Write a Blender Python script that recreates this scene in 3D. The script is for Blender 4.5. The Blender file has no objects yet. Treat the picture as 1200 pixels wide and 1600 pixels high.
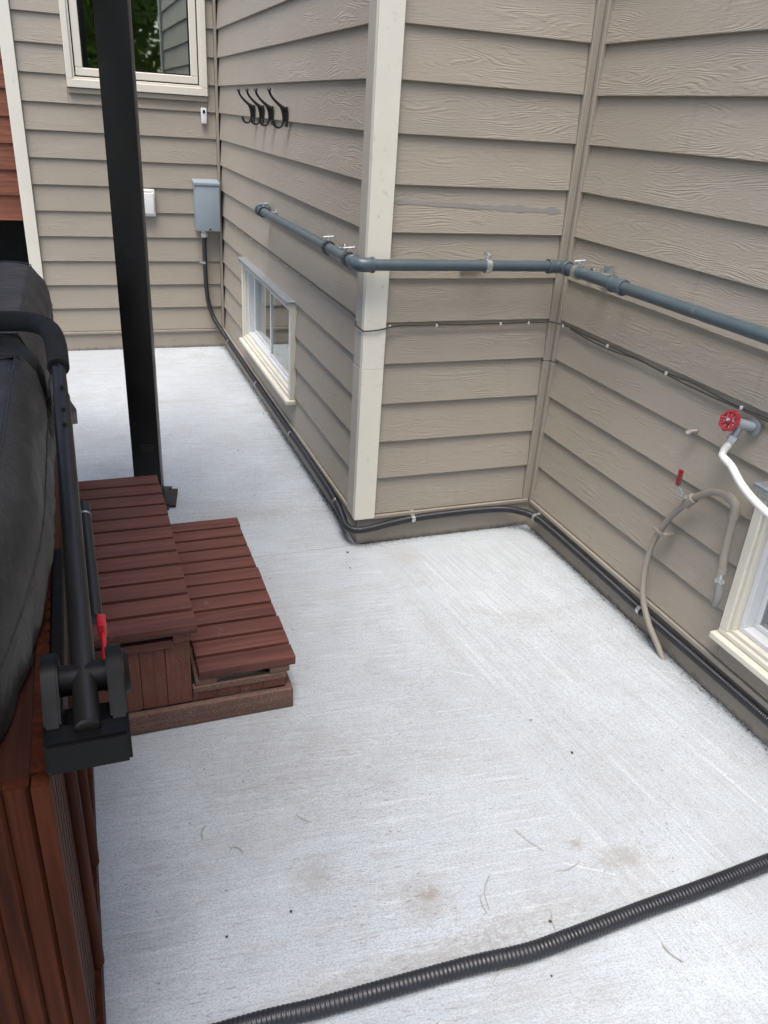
import bpy, bmesh, math, random
from mathutils import Vector, Matrix, noise as mnoise
R = math.radians
random.seed(7)
sc = bpy.context.scene
COL = sc.collection

# ------------------------------------------------------------------ camera
cam = bpy.data.cameras.new('camera')
cam.sensor_fit = 'VERTICAL'; cam.sensor_height = 24.0; cam.sensor_width = 18.0
cam.lens = 24.0 * 1245.0 / 1600.0
cam.clip_start = 0.02; cam.clip_end = 500
camo = bpy.data.objects.new('camera', cam); COL.objects.link(camo)
yaw, pitch, roll = 0.377059, 0.460771, 0.067324
f_ = Vector((math.sin(yaw)*math.cos(pitch), math.cos(yaw)*math.cos(pitch), -math.sin(pitch)))
r_ = Vector((math.cos(yaw), -math.sin(yaw), 0)); u_ = r_.cross(f_)
r2 = r_*math.cos(roll) + u_*math.sin(roll); u2 = -r_*math.sin(roll) + u_*math.cos(roll)
camo.matrix_world = Matrix(((r2.x, u2.x, -f_.x, 0), (r2.y, u2.y, -f_.y, 0), (r2.z, u2.z, -f_.z, 1.75), (0, 0, 0, 1)))
sc.camera = camo

# ------------------------------------------------------------------ sky, sun, exposure
SUN_EL, SUN_AZ = 71.0, 218.0          # azimuth clockwise from +Y: the sun stands behind and left of the camera
w = bpy.data.worlds.new('World'); sc.world = w; w.use_nodes = True
wt = w.node_tree; bg = wt.nodes['Background']
sky = wt.nodes.new('ShaderNodeTexSky'); sky.sky_type = 'NISHITA'; sky.sun_disc = False
sky.sun_elevation = R(SUN_EL); sky.sun_rotation = R(SUN_AZ)
sky.air_density = 1.0; sky.dust_density = 4.0; sky.ozone_density = 0.6
wt.links.new(sky.outputs[0], bg.inputs[0]); bg.inputs[1].default_value = 0.15
sl = bpy.data.lights.new('sun', 'SUN'); sl.energy = 1.1; sl.angle = R(30); sl.color = (1.0, 0.965, 0.91)
so = bpy.data.objects.new('sun', sl); COL.objects.link(so)
sd = Vector((math.sin(R(SUN_AZ))*math.cos(R(SUN_EL)), math.cos(R(SUN_AZ))*math.cos(R(SUN_EL)), math.sin(R(SUN_EL))))
so.rotation_euler = sd.to_track_quat('Z', 'Y').to_euler()
sc.view_settings.view_transform = 'Standard'; sc.view_settings.look = 'None'
sc.view_settings.gamma = 1.0; sc.view_settings.use_curve_mapping = False
sc.view_settings.exposure = 1.34

# ------------------------------------------------------------------ material helpers
class NT:
    def __init__(s, name):
        s.m = bpy.data.materials.new(name); s.m.use_nodes = True
        s.t = s.m.node_tree; s.b = s.t.nodes['Principled BSDF']; s.out = s.t.nodes['Material Output']
        s.tc = s.t.nodes.new('ShaderNodeTexCoord'); s.oi = s.t.nodes.new('ShaderNodeObjectInfo')
    def node(s, typ, **kw):
        n = s.t.nodes.new(typ)
        for k, v in kw.items():
            if k.startswith('_'): setattr(n, k[1:], v)
        for k, v in kw.items():
            if k.startswith('_'): continue
            key = int(k[1:]) if k[0] == 'i' and k[1:].isdigit() else k
            s.put(n.inputs[key], v)
        return n
    def put(s, sock, v):
        if isinstance(v, bpy.types.NodeSocket): s.t.links.new(v, sock)
        elif v is not None:
            if isinstance(v, (tuple, list)) and len(v) == 3 and sock.type == 'RGBA': v = (*v, 1)
            sock.default_value = v
    def math(s, op, a, b=None, c=None, clamp=False):
        n = s.t.nodes.new('ShaderNodeMath'); n.operation = op; n.use_clamp = clamp
        s.put(n.inputs[0], a)
        if b is not None: s.put(n.inputs[1], b)
        if c is not None: s.put(n.inputs[2], c)
        return n.outputs[0]
    def vmath(s, op, a, b=None):
        n = s.t.nodes.new('ShaderNodeVectorMath'); n.operation = op
        s.put(n.inputs[0], a)
        if b is not None: s.put(n.inputs[1], b)
        return n.outputs[0]
    def coords(s, scale=(1, 1, 1), rand=True):
        v = s.tc.outputs['Object']
        if rand:
            r = s.math('MULTIPLY', s.oi.outputs['Random'], 37.0)
            c = s.node('ShaderNodeCombineXYZ', i0=r, i1=r, i2=r).outputs[0]
            v = s.vmath('ADD', v, c)
        return s.vmath('MULTIPLY', v, scale)
    def noise(s, vec, scale=5, detail=3, rough=0.55, dist=0.0):
        return s.node('ShaderNodeTexNoise', Vector=vec, Scale=scale, Detail=detail, Roughness=rough, Distortion=dist).outputs['Fac']
    def ramp(s, fac, lo, hi, a=0.0, b=1.0):
        n = s.t.nodes.new('ShaderNodeMapRange'); n.interpolation_type = 'SMOOTHSTEP'
        s.put(n.inputs[0], fac)
        for k, v in zip((1, 2, 3, 4), (lo, hi, a, b)): n.inputs[k].default_value = v
        return n.outputs[0]
    def mix(s, fac, a, b):
        n = s.t.nodes.new('ShaderNodeMix'); n.data_type = 'RGBA'
        s.put(n.inputs[0], fac); s.put(n.inputs[6], a); s.put(n.inputs[7], b)
        return n.outputs[2]
    def bump(s, h, strength=0.3, dist=0.002, normal=None):
        n = s.node('ShaderNodeBump', Strength=strength, Distance=dist, Height=h)
        if normal is not None: s.put(n.inputs['Normal'], normal)
        return n.outputs[0]
    def finish(s, color=None, rough=None, normal=None, metal=None, spec=None, coat=None):
        b = s.b.inputs
        for key, v in (('Base Color', color), ('Roughness', rough), ('Normal', normal), ('Metallic', metal), ('Specular IOR Level', spec), ('Coat Weight', coat)):
            if v is not None: s.put(b[key], v)
        return s.m

def mat_marked(name, col, mark, rough, lo, hi, amt, scale, spec=0.4):
    t = NT(name); v = t.coords()
    n = t.noise(v, 7, 3, 0.6)
    base = t.mix(n, c3(col, 0.82), c3(col, 1.18))
    base = t.mix(t.ramp(t.noise(v, scale, 5, 0.7, 0.6), lo, hi, 0.0, amt), base, mark)
    base = t.mix(t.math('MULTIPLY', t.ramp(t.noise(v, 190, 2), 0.70, 0.76), t.ramp(n, 0.5, 0.62, 0.0, 0.5)), base, mark)
    return t.finish(base, t.ramp(n, 0.3, 0.7, rough-0.07, rough+0.07), t.bump(t.noise(v, 220, 2), 0.12, 0.0006), spec=spec)

def c3(c, k): return tuple(min(1, x*k) for x in c)

def simple(name, col, rough=0.5, metal=0.0, var=0.15, nscale=14, bstr=0.15, bscale=220, bdist=0.0006, spec=0.5):
    t = NT(name); v = t.coords()
    n = t.noise(v, nscale, 4, 0.6)
    col_ = t.mix(n, c3(col, 1-var), c3(col, 1+var))
    rg = t.ramp(n, 0.3, 0.7, max(0.02, rough-0.08), min(1, rough+0.08))
    nb = t.bump(t.noise(v, bscale, 3), bstr, bdist)
    return t.finish(col_, rg, nb, metal, spec)

def mat_siding():
    t = NT('taupe_embossed_siding'); o = t.coords(rand=True)
    # embossed cedar figure: contour lines of a stretched field
    warp = t.noise(t.vmath('MULTIPLY', o, (0.95, 1, 5.5)), 1.7, 2, 0.5)
    sx = t.node('ShaderNodeSeparateXYZ', i0=o)
    fld = t.math('ADD', t.math('MULTIPLY', sx.outputs[2], 95.0), t.math('MULTIPLY', warp, 20.0))
    fld = t.math('ADD', fld, t.math('MULTIPLY', t.noise(t.vmath('MULTIPLY', o, (7, 1, 40)), 1.0, 2), 1.6))
    fr = t.math('FRACT', fld)
    ridge = t.ramp(fr, 0.0, 0.30, 0.0, 1.0)
    fall = t.ramp(fr, 0.45, 1.0, 1.0, 0.0)
    line = t.math('MULTIPLY', ridge, fall)
    patch = t.ramp(t.noise(t.vmath('MULTIPLY', o, (2.2, 1, 6)), 1.3, 2), 0.36, 0.62, 0.12, 1.0)
    streak = t.noise(t.vmath('MULTIPLY', o, (30, 1, 320)), 1.0, 3, 0.6)
    brk = t.ramp(t.noise(t.vmath('MULTIPLY', o, (9, 1, 34)), 1.0, 3, 0.65), 0.38, 0.62, 0.15, 1.0)
    h = t.math('ADD', t.math('MULTIPLY', t.math('MULTIPLY', line, patch), brk), t.math('MULTIPLY', streak, 1.0))
    nb = t.bump(h, 0.62, 0.0017)
    big = t.noise(t.vmath('MULTIPLY', o, (1.1, 1, 2.2)), 1.6, 4, 0.6)
    base = t.mix(big, (0.268, 0.242, 0.199), (0.322, 0.292, 0.243))
    tint = t.mix(t.oi.outputs['Random'], (0.97, 0.97, 0.98), (1.04, 1.03, 1.02))
    mx = t.t.nodes.new('ShaderNodeMix'); mx.data_type = 'RGBA'; mx.blend_type = 'MULTIPLY'; mx.inputs[0].default_value = 1.0
    t.put(mx.inputs[6], base); t.put(mx.inputs[7], tint)
    base = mx.outputs[2]
    # drip marks, mildew flecks and scuffs
    drip = t.ramp(t.noise(t.vmath('MULTIPLY', o, (14, 1, 1.2)), 1.0, 4, 0.65), 0.60, 0.78, 0.0, 0.30)
    base = t.mix(drip, base, (0.19, 0.168, 0.138))
    wash = t.ramp(t.noise(t.vmath('MULTIPLY', o, (3.5, 1, 7)), 1.0, 5, 0.7), 0.56, 0.75, 0.0, 0.35)
    base = t.mix(wash, base, (0.345, 0.322, 0.285))
    fleck = t.ramp(t.noise(t.vmath('MULTIPLY', o, (60, 60, 60)), 1.0, 2), 0.735, 0.78, 0.0, 0.55)
    base = t.mix(fleck, base, (0.12, 0.10, 0.08))
    rg = t.ramp(big, 0.3, 0.7, 0.50, 0.66)
    return t.finish(base, rg, nb, spec=0.35)

def mat_painted(name, col, dirt, grain=True, amount=0.3):
    t = NT(name); o = t.coords()
    n = t.noise(o, 9, 5, 0.65)
    base = t.mix(n, c3(col, 0.93), c3(col, 1.04))
    d = t.ramp(t.noise(o, 23, 5, 0.7), 0.58, 0.76, 0.0, amount)
    base = t.mix(d, base, dirt)
    fl = t.ramp(t.noise(t.vmath('MULTIPLY', o, (1, 1, 0.45)), 75, 2), 0.73, 0.77, 0.0, 0.6*min(1, amount*2))
    base = t.mix(fl, base, c3(dirt, 0.6))
    nb = t.bump(t.noise(t.vmath('MULTIPLY', o, (300, 300, 40) if grain else (200, 200, 200)), 1.0, 3), 0.12, 0.0007)
    return t.finish(base, 0.5, nb, spec=0.4)

def mat_foundation():
    t = NT('taupe_painted_foundation'); o = t.coords(rand=False)
    n = t.noise(o, 6, 6, 0.7)
    base = t.mix(n, (0.275, 0.246, 0.202), (0.335, 0.304, 0.255))
    pits = t.ramp(t.noise(o, 42, 4, 0.7), 0.62, 0.74, 0.0, 0.5)
    base = t.mix(pits, base, (0.12, 0.10, 0.085))
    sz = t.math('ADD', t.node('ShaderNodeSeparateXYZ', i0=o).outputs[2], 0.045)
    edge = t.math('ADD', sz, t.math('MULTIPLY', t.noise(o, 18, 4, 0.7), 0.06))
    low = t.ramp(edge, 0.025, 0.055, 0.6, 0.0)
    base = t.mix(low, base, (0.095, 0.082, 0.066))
    nb = t.bump(t.noise(o, 60, 5, 0.7), 0.45, 0.003)
    return t.finish(base, 0.8, nb, spec=0.2)

def mat_concrete():
    t = NT('broomed_concrete'); o = t.coords(rand=False)
    big = t.noise(o, 0.9, 6, 0.65, 0.4)
    base = t.mix(t.ramp(big, 0.32, 0.68), (0.375, 0.422, 0.462), (0.472, 0.530, 0.578))
    mot = t.noise(o, 6, 5, 0.72)
    base = t.mix(t.ramp(mot, 0.42, 0.72, 0.0, 0.50), base, (0.350, 0.368, 0.385))
    cloud = t.noise(t.vmath('MULTIPLY', o, (1.0, 2.6, 1)), 2.1, 5, 0.7, 1.0)
    base = t.mix(t.ramp(cloud, 0.50, 0.74, 0.0, 0.55), base, (0.345, 0.340, 0.330))
    # broom direction: across the slab, but drawn along the wall in the strip beside the right-hand wall
    sp = t.node('ShaderNodeSeparateXYZ', i0=o)
    edge = t.math('ADD', sp.outputs[0], t.math('MULTIPLY', t.math('SUBTRACT', t.noise(o, 2.0, 4, 0.7), 0.5), 0.35))
    strip = t.math('MULTIPLY', t.ramp(edge, 1.02, 1.22), t.ramp(sp.outputs[1], 2.75, 2.98, 1.0, 0.0))
    skew = t.node('ShaderNodeMapping', Vector=o, Rotation=(0, 0, R(6))).outputs[0]
    skew2 = t.node('ShaderNodeMapping', Vector=o, Rotation=(0, 0, R(-7))).outputs[0]
    def two(va, vb, det, rg):
        n1 = t.noise(t.vmath('MULTIPLY', skew, va), 1.0, det, rg); n2 = t.noise(t.vmath('MULTIPLY', skew2, vb), 1.0, det, rg)
        return t.node('ShaderNodeMix', i0=strip, i2=n1, i3=n2).outputs[0]
    streak = two((5, 120, 1), (90, 3.0, 1), 5, 0.7)
    dash = two((38, 230, 1), (210, 52, 1), 3, 0.6)
    fine = t.noise(t.vmath('MULTIPLY', o, (170, 260, 100)), 1.0, 3, 0.7)
    base = t.mix(t.ramp(streak, 0.40, 0.72, 0.0, 0.55), base, (0.305, 0.318, 0.33))
    lightstreak = t.math('MULTIPLY', t.ramp(two((3, 60, 1), (34, 1.3, 1), 4, 0.6), 0.54, 0.74), 0.55)
    base = t.mix(lightstreak, base, (0.57, 0.61, 0.65))
    area = t.ramp(t.noise(o, 2.6, 4, 0.65), 0.36, 0.66, 0.25, 1.0)
    pitm = t.math('MULTIPLY', t.ramp(dash, 0.585, 0.70), t.math('MULTIPLY', area, 0.85))
    base = t.mix(pitm, base, (0.20, 0.195, 0.19))
    base = t.mix(t.ramp(fine, 0.32, 0.60, 0.62, 0.0), base, (0.25, 0.252, 0.255))
    dot = t.ramp(t.noise(t.vmath('MULTIPLY', o, (70, 110, 60)), 1.0, 2, 0.5), 0.725, 0.75, 0.0, 0.7)
    base = t.mix(dot, base, (0.11, 0.105, 0.10))
    scr = t.node('ShaderNodeMapping', Vector=o, Rotation=(0, 0, R(33))).outputs[0]
    scratch = t.math('MULTIPLY', t.ramp(t.noise(t.vmath('MULTIPLY', scr, (2.2, 130, 1)), 1.0, 2), 0.70, 0.76), 0.5)
    base = t.mix(scratch, base, (0.68, 0.69, 0.70))
    rag = t.math('MULTIPLY', t.math('SUBTRACT', t.noise(o, 44, 6, 0.85), 0.5), 4.2)
    for (x, y, rx, ry, k) in ((0.42, 1.36, .07, .07, .38), (0.665, 1.20, .085, .07, .42), (0.675, 1.215, .030, .028, .7), (1.215, 1.165, .11, .045, .55), (1.12, 1.245, .03, .02, .7),
                              (0.62, 1.06, .30, .05, .40), (0.45, 1.75, .35, .25, .25), (1.42, 1.02, .05, .05, .35), (0.95, 1.08, .25, .06, .3), (0.55, 3.40, .40, .10, .28), (0.60, 2.55, .10, .45, .22), (1.15, 2.3, .06, .3, .2)):
        d = t.vmath('MULTIPLY', t.vmath('SUBTRACT', o, (x, y, 0)), (1/rx, 1/ry, 0))
        ln = t.math('ADD', t.node('ShaderNodeVectorMath', _operation='LENGTH', i0=d).outputs['Value'], rag)
        base = t.mix(t.ramp(ln, 0.0, 1.2, k, 0.0), base, (0.240, 0.220, 0.190))
    h = t.math('ADD', t.math('MULTIPLY', streak, 0.8), t.math('MULTIPLY', fine, 0.9))
    h = t.math('SUBTRACT', h, t.math('MULTIPLY', pitm, 1.0))
    nb = t.bump(t.math('ADD', h, t.math('MULTIPLY', mot, 0.6)), 0.62, 0.0030)
    return t.finish(base, 0.88, nb, spec=0.25)

def mat_wood(name, dark, light, rough=0.5, speck=0.0, speckcol=(0.3, 0.2, 0.14), axis=0, spec=0.4, coat=0.0, wear=0.0):
    t = NT(name); o = t.coords()
    sc_ = [70, 70, 70]; sc_[axis] = 3.0
    g = t.noise(t.vmath('MULTIPLY', o, tuple(sc_)), 1.0, 5, 0.65, 0.6)
    sc2 = [16, 16, 16]; sc2[axis] = 1.1
    g2 = t.noise(t.vmath('MULTIPLY', o, tuple(sc2)), 1.0, 3, 0.6, 1.2)
    base = t.mix(t.ramp(g, 0.3, 0.7), dark, light)
    base = t.mix(t.ramp(g2, 0.42, 0.66, 0.0, 0.55), base, c3(dark, 0.65))
    tint = t.math('MULTIPLY', t.oi.outputs['Random'], 0.5)
    base = t.mix(tint, base, c3(light, 0.8))
    if wear:
        wr = t.ramp(t.noise(o, 12, 6, 0.75), 0.60, 0.75, 0.0, wear)
        base = t.mix(wr, base, speckcol)
    if speck:
        s1 = t.ramp(t.noise(o, 330, 2, 0.6), 0.52, 0.66, 0.0, speck)
        s2 = t.ramp(t.noise(o, 9, 4, 0.6), 0.3, 0.7, 0.25, 1.0)
        base = t.mix(t.math('MULTIPLY', s1, s2), base, speckcol)
    nb = t.bump(g, 0.35, 0.0012)
    return t.finish(base, rough, nb, spec=spec, coat=coat)

def mat_vinyl():
    t = NT('charcoal_marine_vinyl'); o = t.coords()
    n = t.noise(o, 5, 5, 0.6)
    base = t.mix(n, (0.020, 0.0195, 0.019), (0.042, 0.040, 0.038))
    dust = t.ramp(t.noise(o, 9, 6, 0.78), 0.50, 0.78, 0.0, 0.40)
    base = t.mix(dust, base, (0.088, 0.084, 0.080))
    vo = t.node('ShaderNodeTexVoronoi', Vector=o, Scale=260.0).outputs['Distance']
    nb = t.bump(vo, 0.3, 0.0008)
    nb = t.bump(t.noise(t.vmath('MULTIPLY', o, (9, 14, 9)), 1.0, 4, 0.6, 0.8), 0.8, 0.016, nb)
    return t.finish(base, t.ramp(n, 0.3, 0.7, 0.42, 0.6), nb, spec=0.5)

def mat_glass(name, refl=0.35, tint=(0.9, 0.95, 0.93)):
    t = NT(name)
    gl = t.node('ShaderNodeBsdfGlossy', Roughness=0.02, Color=tint)
    tr = t.node('ShaderNodeBsdfTransparent', Color=tint)
    fr = t.node('ShaderNodeFresnel', IOR=1.5).outputs[0]
    fac = t.math('ADD', t.math('MULTIPLY', fr, 1.0), refl, clamp=True)
    mx = t.node('ShaderNodeMixShader', i0=fac, i1=tr.outputs[0], i2=gl.outputs[0])
    # faint ripple of the pane
    nb = t.bump(t.noise(t.coords(), 3, 2), 0.05, 0.004)
    t.put(gl.inputs['Normal'], nb)
    t.t.links.new(mx.outputs[0], t.out.inputs[0])
    return t.m

def mat_leaf():
    t = NT('tree_leaf')
    r = t.noise(t.coords(), 3.0, 3)
    col = t.mix(r, (0.06, 0.105, 0.02), (0.15, 0.21, 0.045))
    tl_ = t.node('ShaderNodeBsdfTranslucent', Color=t.mix(r, (0.11, 0.17, 0.03), (0.22, 0.29, 0.06)))
    mx = t.node('ShaderNodeMixShader', i0=0.5, i1=t.b.outputs[0], i2=tl_.outputs[0])
    t.finish(col, 0.6); t.t.links.new(mx.outputs[0], t.out.inputs[0])
    return t.m

def mat_soil():
    t = NT('dry_soil'); o = t.coords(rand=False)
    n = t.noise(o, 3, 6, 0.7)
    return t.finish(t.mix(n, (0.10, 0.085, 0.06), (0.20, 0.18, 0.13)), 0.95, t.bump(n, 0.6, 0.03))

M = dict(
    siding=mat_siding(),
    taupe=mat_painted('taupe_painted_trim', (0.272, 0.245, 0.205), (0.16, 0.138, 0.11)),
    cream=mat_painted('cream_painted_trim', (0.64, 0.625, 0.55), (0.32, 0.29, 0.235), amount=0.45),
    greytrim=mat_painted('greyed_trim_side', (0.37, 0.355, 0.315), (0.20, 0.175, 0.14), amount=0.5),
    winframe=mat_painted('ivory_window_frame', (0.60, 0.58, 0.50), (0.37, 0.335, 0.27), grain=False, amount=0.18),
    vinylwhite=mat_painted('white_window_vinyl', (0.60, 0.62, 0.63), (0.38, 0.38, 0.37), grain=False, amount=0.15),
    found=mat_foundation(), conc=mat_concrete(), soil=mat_soil(),
    sheath=simple('wall_sheathing', (0.10, 0.085, 0.07), 0.9),
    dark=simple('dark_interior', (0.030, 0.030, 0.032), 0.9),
    blind=simple('pale_window_blind', (0.20, 0.21, 0.21), 0.7),
    glass=mat_glass('reflective_window_glass', 0.42, (0.86, 0.93, 0.90)),
    glass2=mat_glass('basement_window_glass', 0.22, (0.88, 0.92, 0.92)),
    treadwood=mat_wood('red_stained_tread', (0.068, 0.021, 0.015), (0.150, 0.052, 0.037), 0.55, 0.14, (0.25, 0.145, 0.11), 0, wear=0.45),
    frontwood=mat_wood('speckled_red_board', (0.105, 0.034, 0.022), (0.175, 0.062, 0.043), 0.7, 0.8, (0.29, 0.20, 0.15), 2),
    basewood=mat_wood('worn_speckled_base', (0.10, 0.052, 0.040), (0.165, 0.095, 0.072), 0.75, 0.65, (0.33, 0.25, 0.19), 0),
    tubwood=mat_wood('varnished_mahogany', (0.024, 0.0065, 0.0032), (0.080, 0.0225, 0.0095), 0.55, 0, axis=2, spec=0.08),
    railwood=mat_wood('dark_rail_wood', (0.026, 0.0075, 0.004), (0.062, 0.019, 0.009), 0.45, 0, axis=1, spec=0.25),
    redboard=mat_wood('red_cedar_board', (0.11, 0.035, 0.022), (0.26, 0.10, 0.058), 0.55, 0, axis=0),
    vinyl=mat_vinyl(),
    blackmetal=mat_marked('black_powder_coat', (0.010, 0.0095, 0.009), (0.10, 0.095, 0.085), 0.42, 0.66, 0.8, 0.18, 9),
    blackplastic=simple('black_plastic', (0.005, 0.005, 0.0056), 0.5, 0.0, 0.2, 10, 0.15, 300, spec=0.18),
    foam=simple('black_foam', (0.012, 0.012, 0.012), 0.85, 0, 0.2, 30, 0.3, 260),
    conduit=simple('black_conduit_jacket', (0.014, 0.0155, 0.020), 0.40, 0, 0.3, 20, 0.12, 150),
    pvc=mat_marked('grey_pvc', (0.058, 0.080, 0.094), (0.22, 0.25, 0.27), 0.38, 0.62, 0.72, 0.45, 11),
    pvcdark=simple('black_rubber_ring', (0.03, 0.033, 0.037), 0.6),
    zinc=simple('zinc_plated_steel', (0.58, 0.60, 0.61), 0.32, 0.9, 0.2, 40, 0.2, 300),
    galv=simple('galvanised_cap', (0.26, 0.29, 0.31), 0.5, 0.45, 0.35, 30, 0.3, 90),
    iron=simple('black_cast_iron', (0.012, 0.011, 0.011), 0.5, 0.2, 0.2, 60, 0.4, 260),
    greypaint=simple('grey_enamel_box', (0.235, 0.285, 0.325), 0.42, 0.0, 0.06, 6, 0.08, 200),
    clipwhite=simple('dusty_white_clip', (0.46, 0.45, 0.42), 0.6),
    white=simple('white_plastic', (0.66, 0.67, 0.67), 0.4, 0, 0.04, 10, 0.05),
    hosewhite=simple('white_hose', (0.60, 0.60, 0.575), 0.42, 0, 0.06, 18, 0.1),
    hosetaupe=simple('taupe_painted_hose', (0.235, 0.212, 0.182), 0.55, 0, 0.15, 30, 0.25, 120),
    greyrubber=simple('grey_nozzle_rubber', (0.16, 0.165, 0.155), 0.6),
    red=simple('red_enamel', (0.21, 0.014, 0.022), 0.40, 0, 0.25, 40, 0.2),
    redplastic=simple('red_plastic', (0.36, 0.008, 0.014), 0.35, 0, 0.1),
    blackgloss=simple('dark_lens', (0.02, 0.02, 0.022), 0.15),
    smear=simple('grey_caulk_smear', (0.212, 0.203, 0.188), 0.7, 0, 0.2, 30, 0.3, 90),
    litter=simple('dry_litter', (0.22, 0.19, 0.14), 0.8), littergreen=simple('pale_needle', (0.34, 0.33, 0.28), 0.7), litterdark=simple('dark_crumb', (0.05, 0.045, 0.04), 0.9),
    bark=simple('tree_bark', (0.09, 0.07, 0.05), 0.95, 0, 0.3, 8, 0.5, 30, 0.01), leaf=mat_leaf(),
    cord=simple('cable_sheath', (0.035, 0.033, 0.030), 0.6),
)

# ------------------------------------------------------------------ object helpers
def wloc(o):
    v = Vector((0, 0, 0))
    while o is not None: v = v + o.location; o = o.parent
    return v
def tag(o, label=None, cat=None, group=None, kind=None):
    if label: o['label'] = label
    if cat: o['category'] = cat
    if group: o['group'] = group
    if kind: o['kind'] = kind
    return o
def put(name, me, loc, parent=None, rotz=0.0, rot=None):
    o = bpy.data.objects.new(name, me); COL.objects.link(o)
    loc = Vector(loc)
    if parent is not None: o.parent = parent; loc = loc - wloc(parent)
    o.location = loc
    o.rotation_euler = rot if rot is not None else (0, 0, rotz)
    return o
def empty(name, loc): return put(name, None, loc)
def mesh_from(bm, m, smooth=False, name='mesh', autosmooth=None):
    bmesh.ops.recalc_face_normals(bm, faces=bm.faces)
    me = bpy.data.meshes.new(name); bm.to_mesh(me); bm.free()
    me.materials.append(m)
    if smooth:
        for p in me.polygons: p.use_smooth = True
        if autosmooth: me.set_sharp_from_angle(angle=R(autosmooth))
    return me
def bm_box(bm, x0, x1, y0, y1, z0, z1):
    vs = [bm.verts.new((x, y, z)) for z in (z0, z1) for y in (y0, y1) for x in (x0, x1)]
    for q in ((0, 2, 3, 1), (4, 5, 7, 6), (0, 1, 5, 4), (2, 6, 7, 3), (0, 4, 6, 2), (1, 3, 7, 5)):
        bm.faces.new([vs[i] for i in q])
    return vs
def box(name, x0, x1, y0, y1, z0, z1, m, parent=None, bevel=0.0, seg=1, rotz=0.0):
    c = Vector(((x0+x1)/2, (y0+y1)/2, (z0+z1)/2))
    bm = bmesh.new()
    bm_box(bm, x0-c.x, x1-c.x, y0-c.y, y1-c.y, z0-c.z, z1-c.z)
    if bevel: bmesh.ops.bevel(bm, geom=bm.edges[:], offset=bevel, segments=seg, profile=0.6, affect='EDGES')
    return put(name, mesh_from(bm, m, seg > 1, name, 40), c, parent, rotz)
def boxes(name, lst, m, parent=None, bevel=0.0):
    x0 = min(b[0] for b in lst); x1 = max(b[1] for b in lst); y0 = min(b[2] for b in lst); y1 = max(b[3] for b in lst); z0 = min(b[4] for b in lst); z1 = max(b[5] for b in lst)
    c = Vector(((x0+x1)/2, (y0+y1)/2, (z0+z1)/2)); bm = bmesh.new()
    for b in lst: bm_box(bm, b[0]-c.x, b[1]-c.x, b[2]-c.y, b[3]-c.y, b[4]-c.z, b[5]-c.z)
    if bevel: bmesh.ops.bevel(bm, geom=bm.edges[:], offset=bevel, segments=1, affect='EDGES')
    return put(name, mesh_from(bm, m, False, name), c, parent)
def smooth_path(pts, step=0.02, closed=False):
    P = [Vector(p) for p in pts]; out = []
    for i in range(len(P)-1):
        p0 = P[max(i-1, 0)]; p1 = P[i]; p2 = P[i+1]; p3 = P[min(i+2, len(P)-1)]
        n = max(2, int((p2-p1).length/step))
        for k in range(n):
            t = k/n
            out.append(0.5*((2*p1) + (p2-p0)*t + (2*p0-5*p1+4*p2-p3)*t*t + (3*p1-p0-3*p2+p3)*t**3))
    out.append(P[-1]); return out
def resample(P, step):
    out = [P[0].copy()]; acc = 0.0
    for a, b in zip(P, P[1:]):
        L = (b-a).length
        if L < 1e-9: continue
        while acc + L >= step:
            t = (step-acc)/L; a = a.lerp(b, t); out.append(a.copy()); L = (b-a).length; acc = 0.0
            if L < 1e-9: break
        acc += L
    if (out[-1]-P[-1]).length > step*0.3: out.append(P[-1].copy())
    return out
def sweep_bm(bm, P, radii, seg=12, cap=True):
    n = len(P); rings = []; up = None
    for i in range(n):
        tn = (P[min(i+1, n-1)] - P[max(i-1, 0)]).normalized()
        if up is None:
            up = tn.orthogonal().normalized()
        else:
            up = (up - tn*up.dot(tn)).normalized()
        sd_ = tn.cross(up)
        r = radii[i] if hasattr(radii, '__len__') else radii
        rings.append([bm.verts.new(P[i] + (up*math.cos(a) + sd_*math.sin(a))*r) for a in (2*math.pi*k/seg for k in range(seg))])
    for a, b in zip(rings, rings[1:]):
        for k in range(seg): bm.faces.new((a[k], a[(k+1) % seg], b[(k+1) % seg], b[k]))
    if cap: bm.faces.new(rings[0][::-1]); bm.faces.new(rings[-1])
def tube(name, pts, r, m, parent=None, seg=12, smooth=True, step=0.02, straight=False, ridge=0.0, pitch=0.009):
    P = [Vector(p) for p in pts] if straight else smooth_path(pts, step)
    c = P[len(P)//2].copy() if parent is None else (P[0]+P[-1])/2
    radii = r
    if ridge:
        P = resample(P, pitch/4)
        radii = [r - (ridge if (i % 4) == 0 else (ridge*0.35 if i % 2 else 0)) for i in range(len(P))]
    elif hasattr(r, '__len__') and len(r) != len(P):
        radii = [r[min(int(i/(len(P)-1)*(len(r)-1)), len(r)-2)]*(1-((i/(len(P)-1)*(len(r)-1)) % 1 if i < len(P)-1 else 1)) + r[min(int(i/(len(P)-1)*(len(r)-1)), len(r)-2)+1]*((i/(len(P)-1)*(len(r)-1)) % 1 if i < len(P)-1 else 1) for i in range(len(P))]
    bm = bmesh.new(); sweep_bm(bm, [p-c for p in P], radii, seg)
    return put(name, mesh_from(bm, m, True, name, 50), c, parent)
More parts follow.
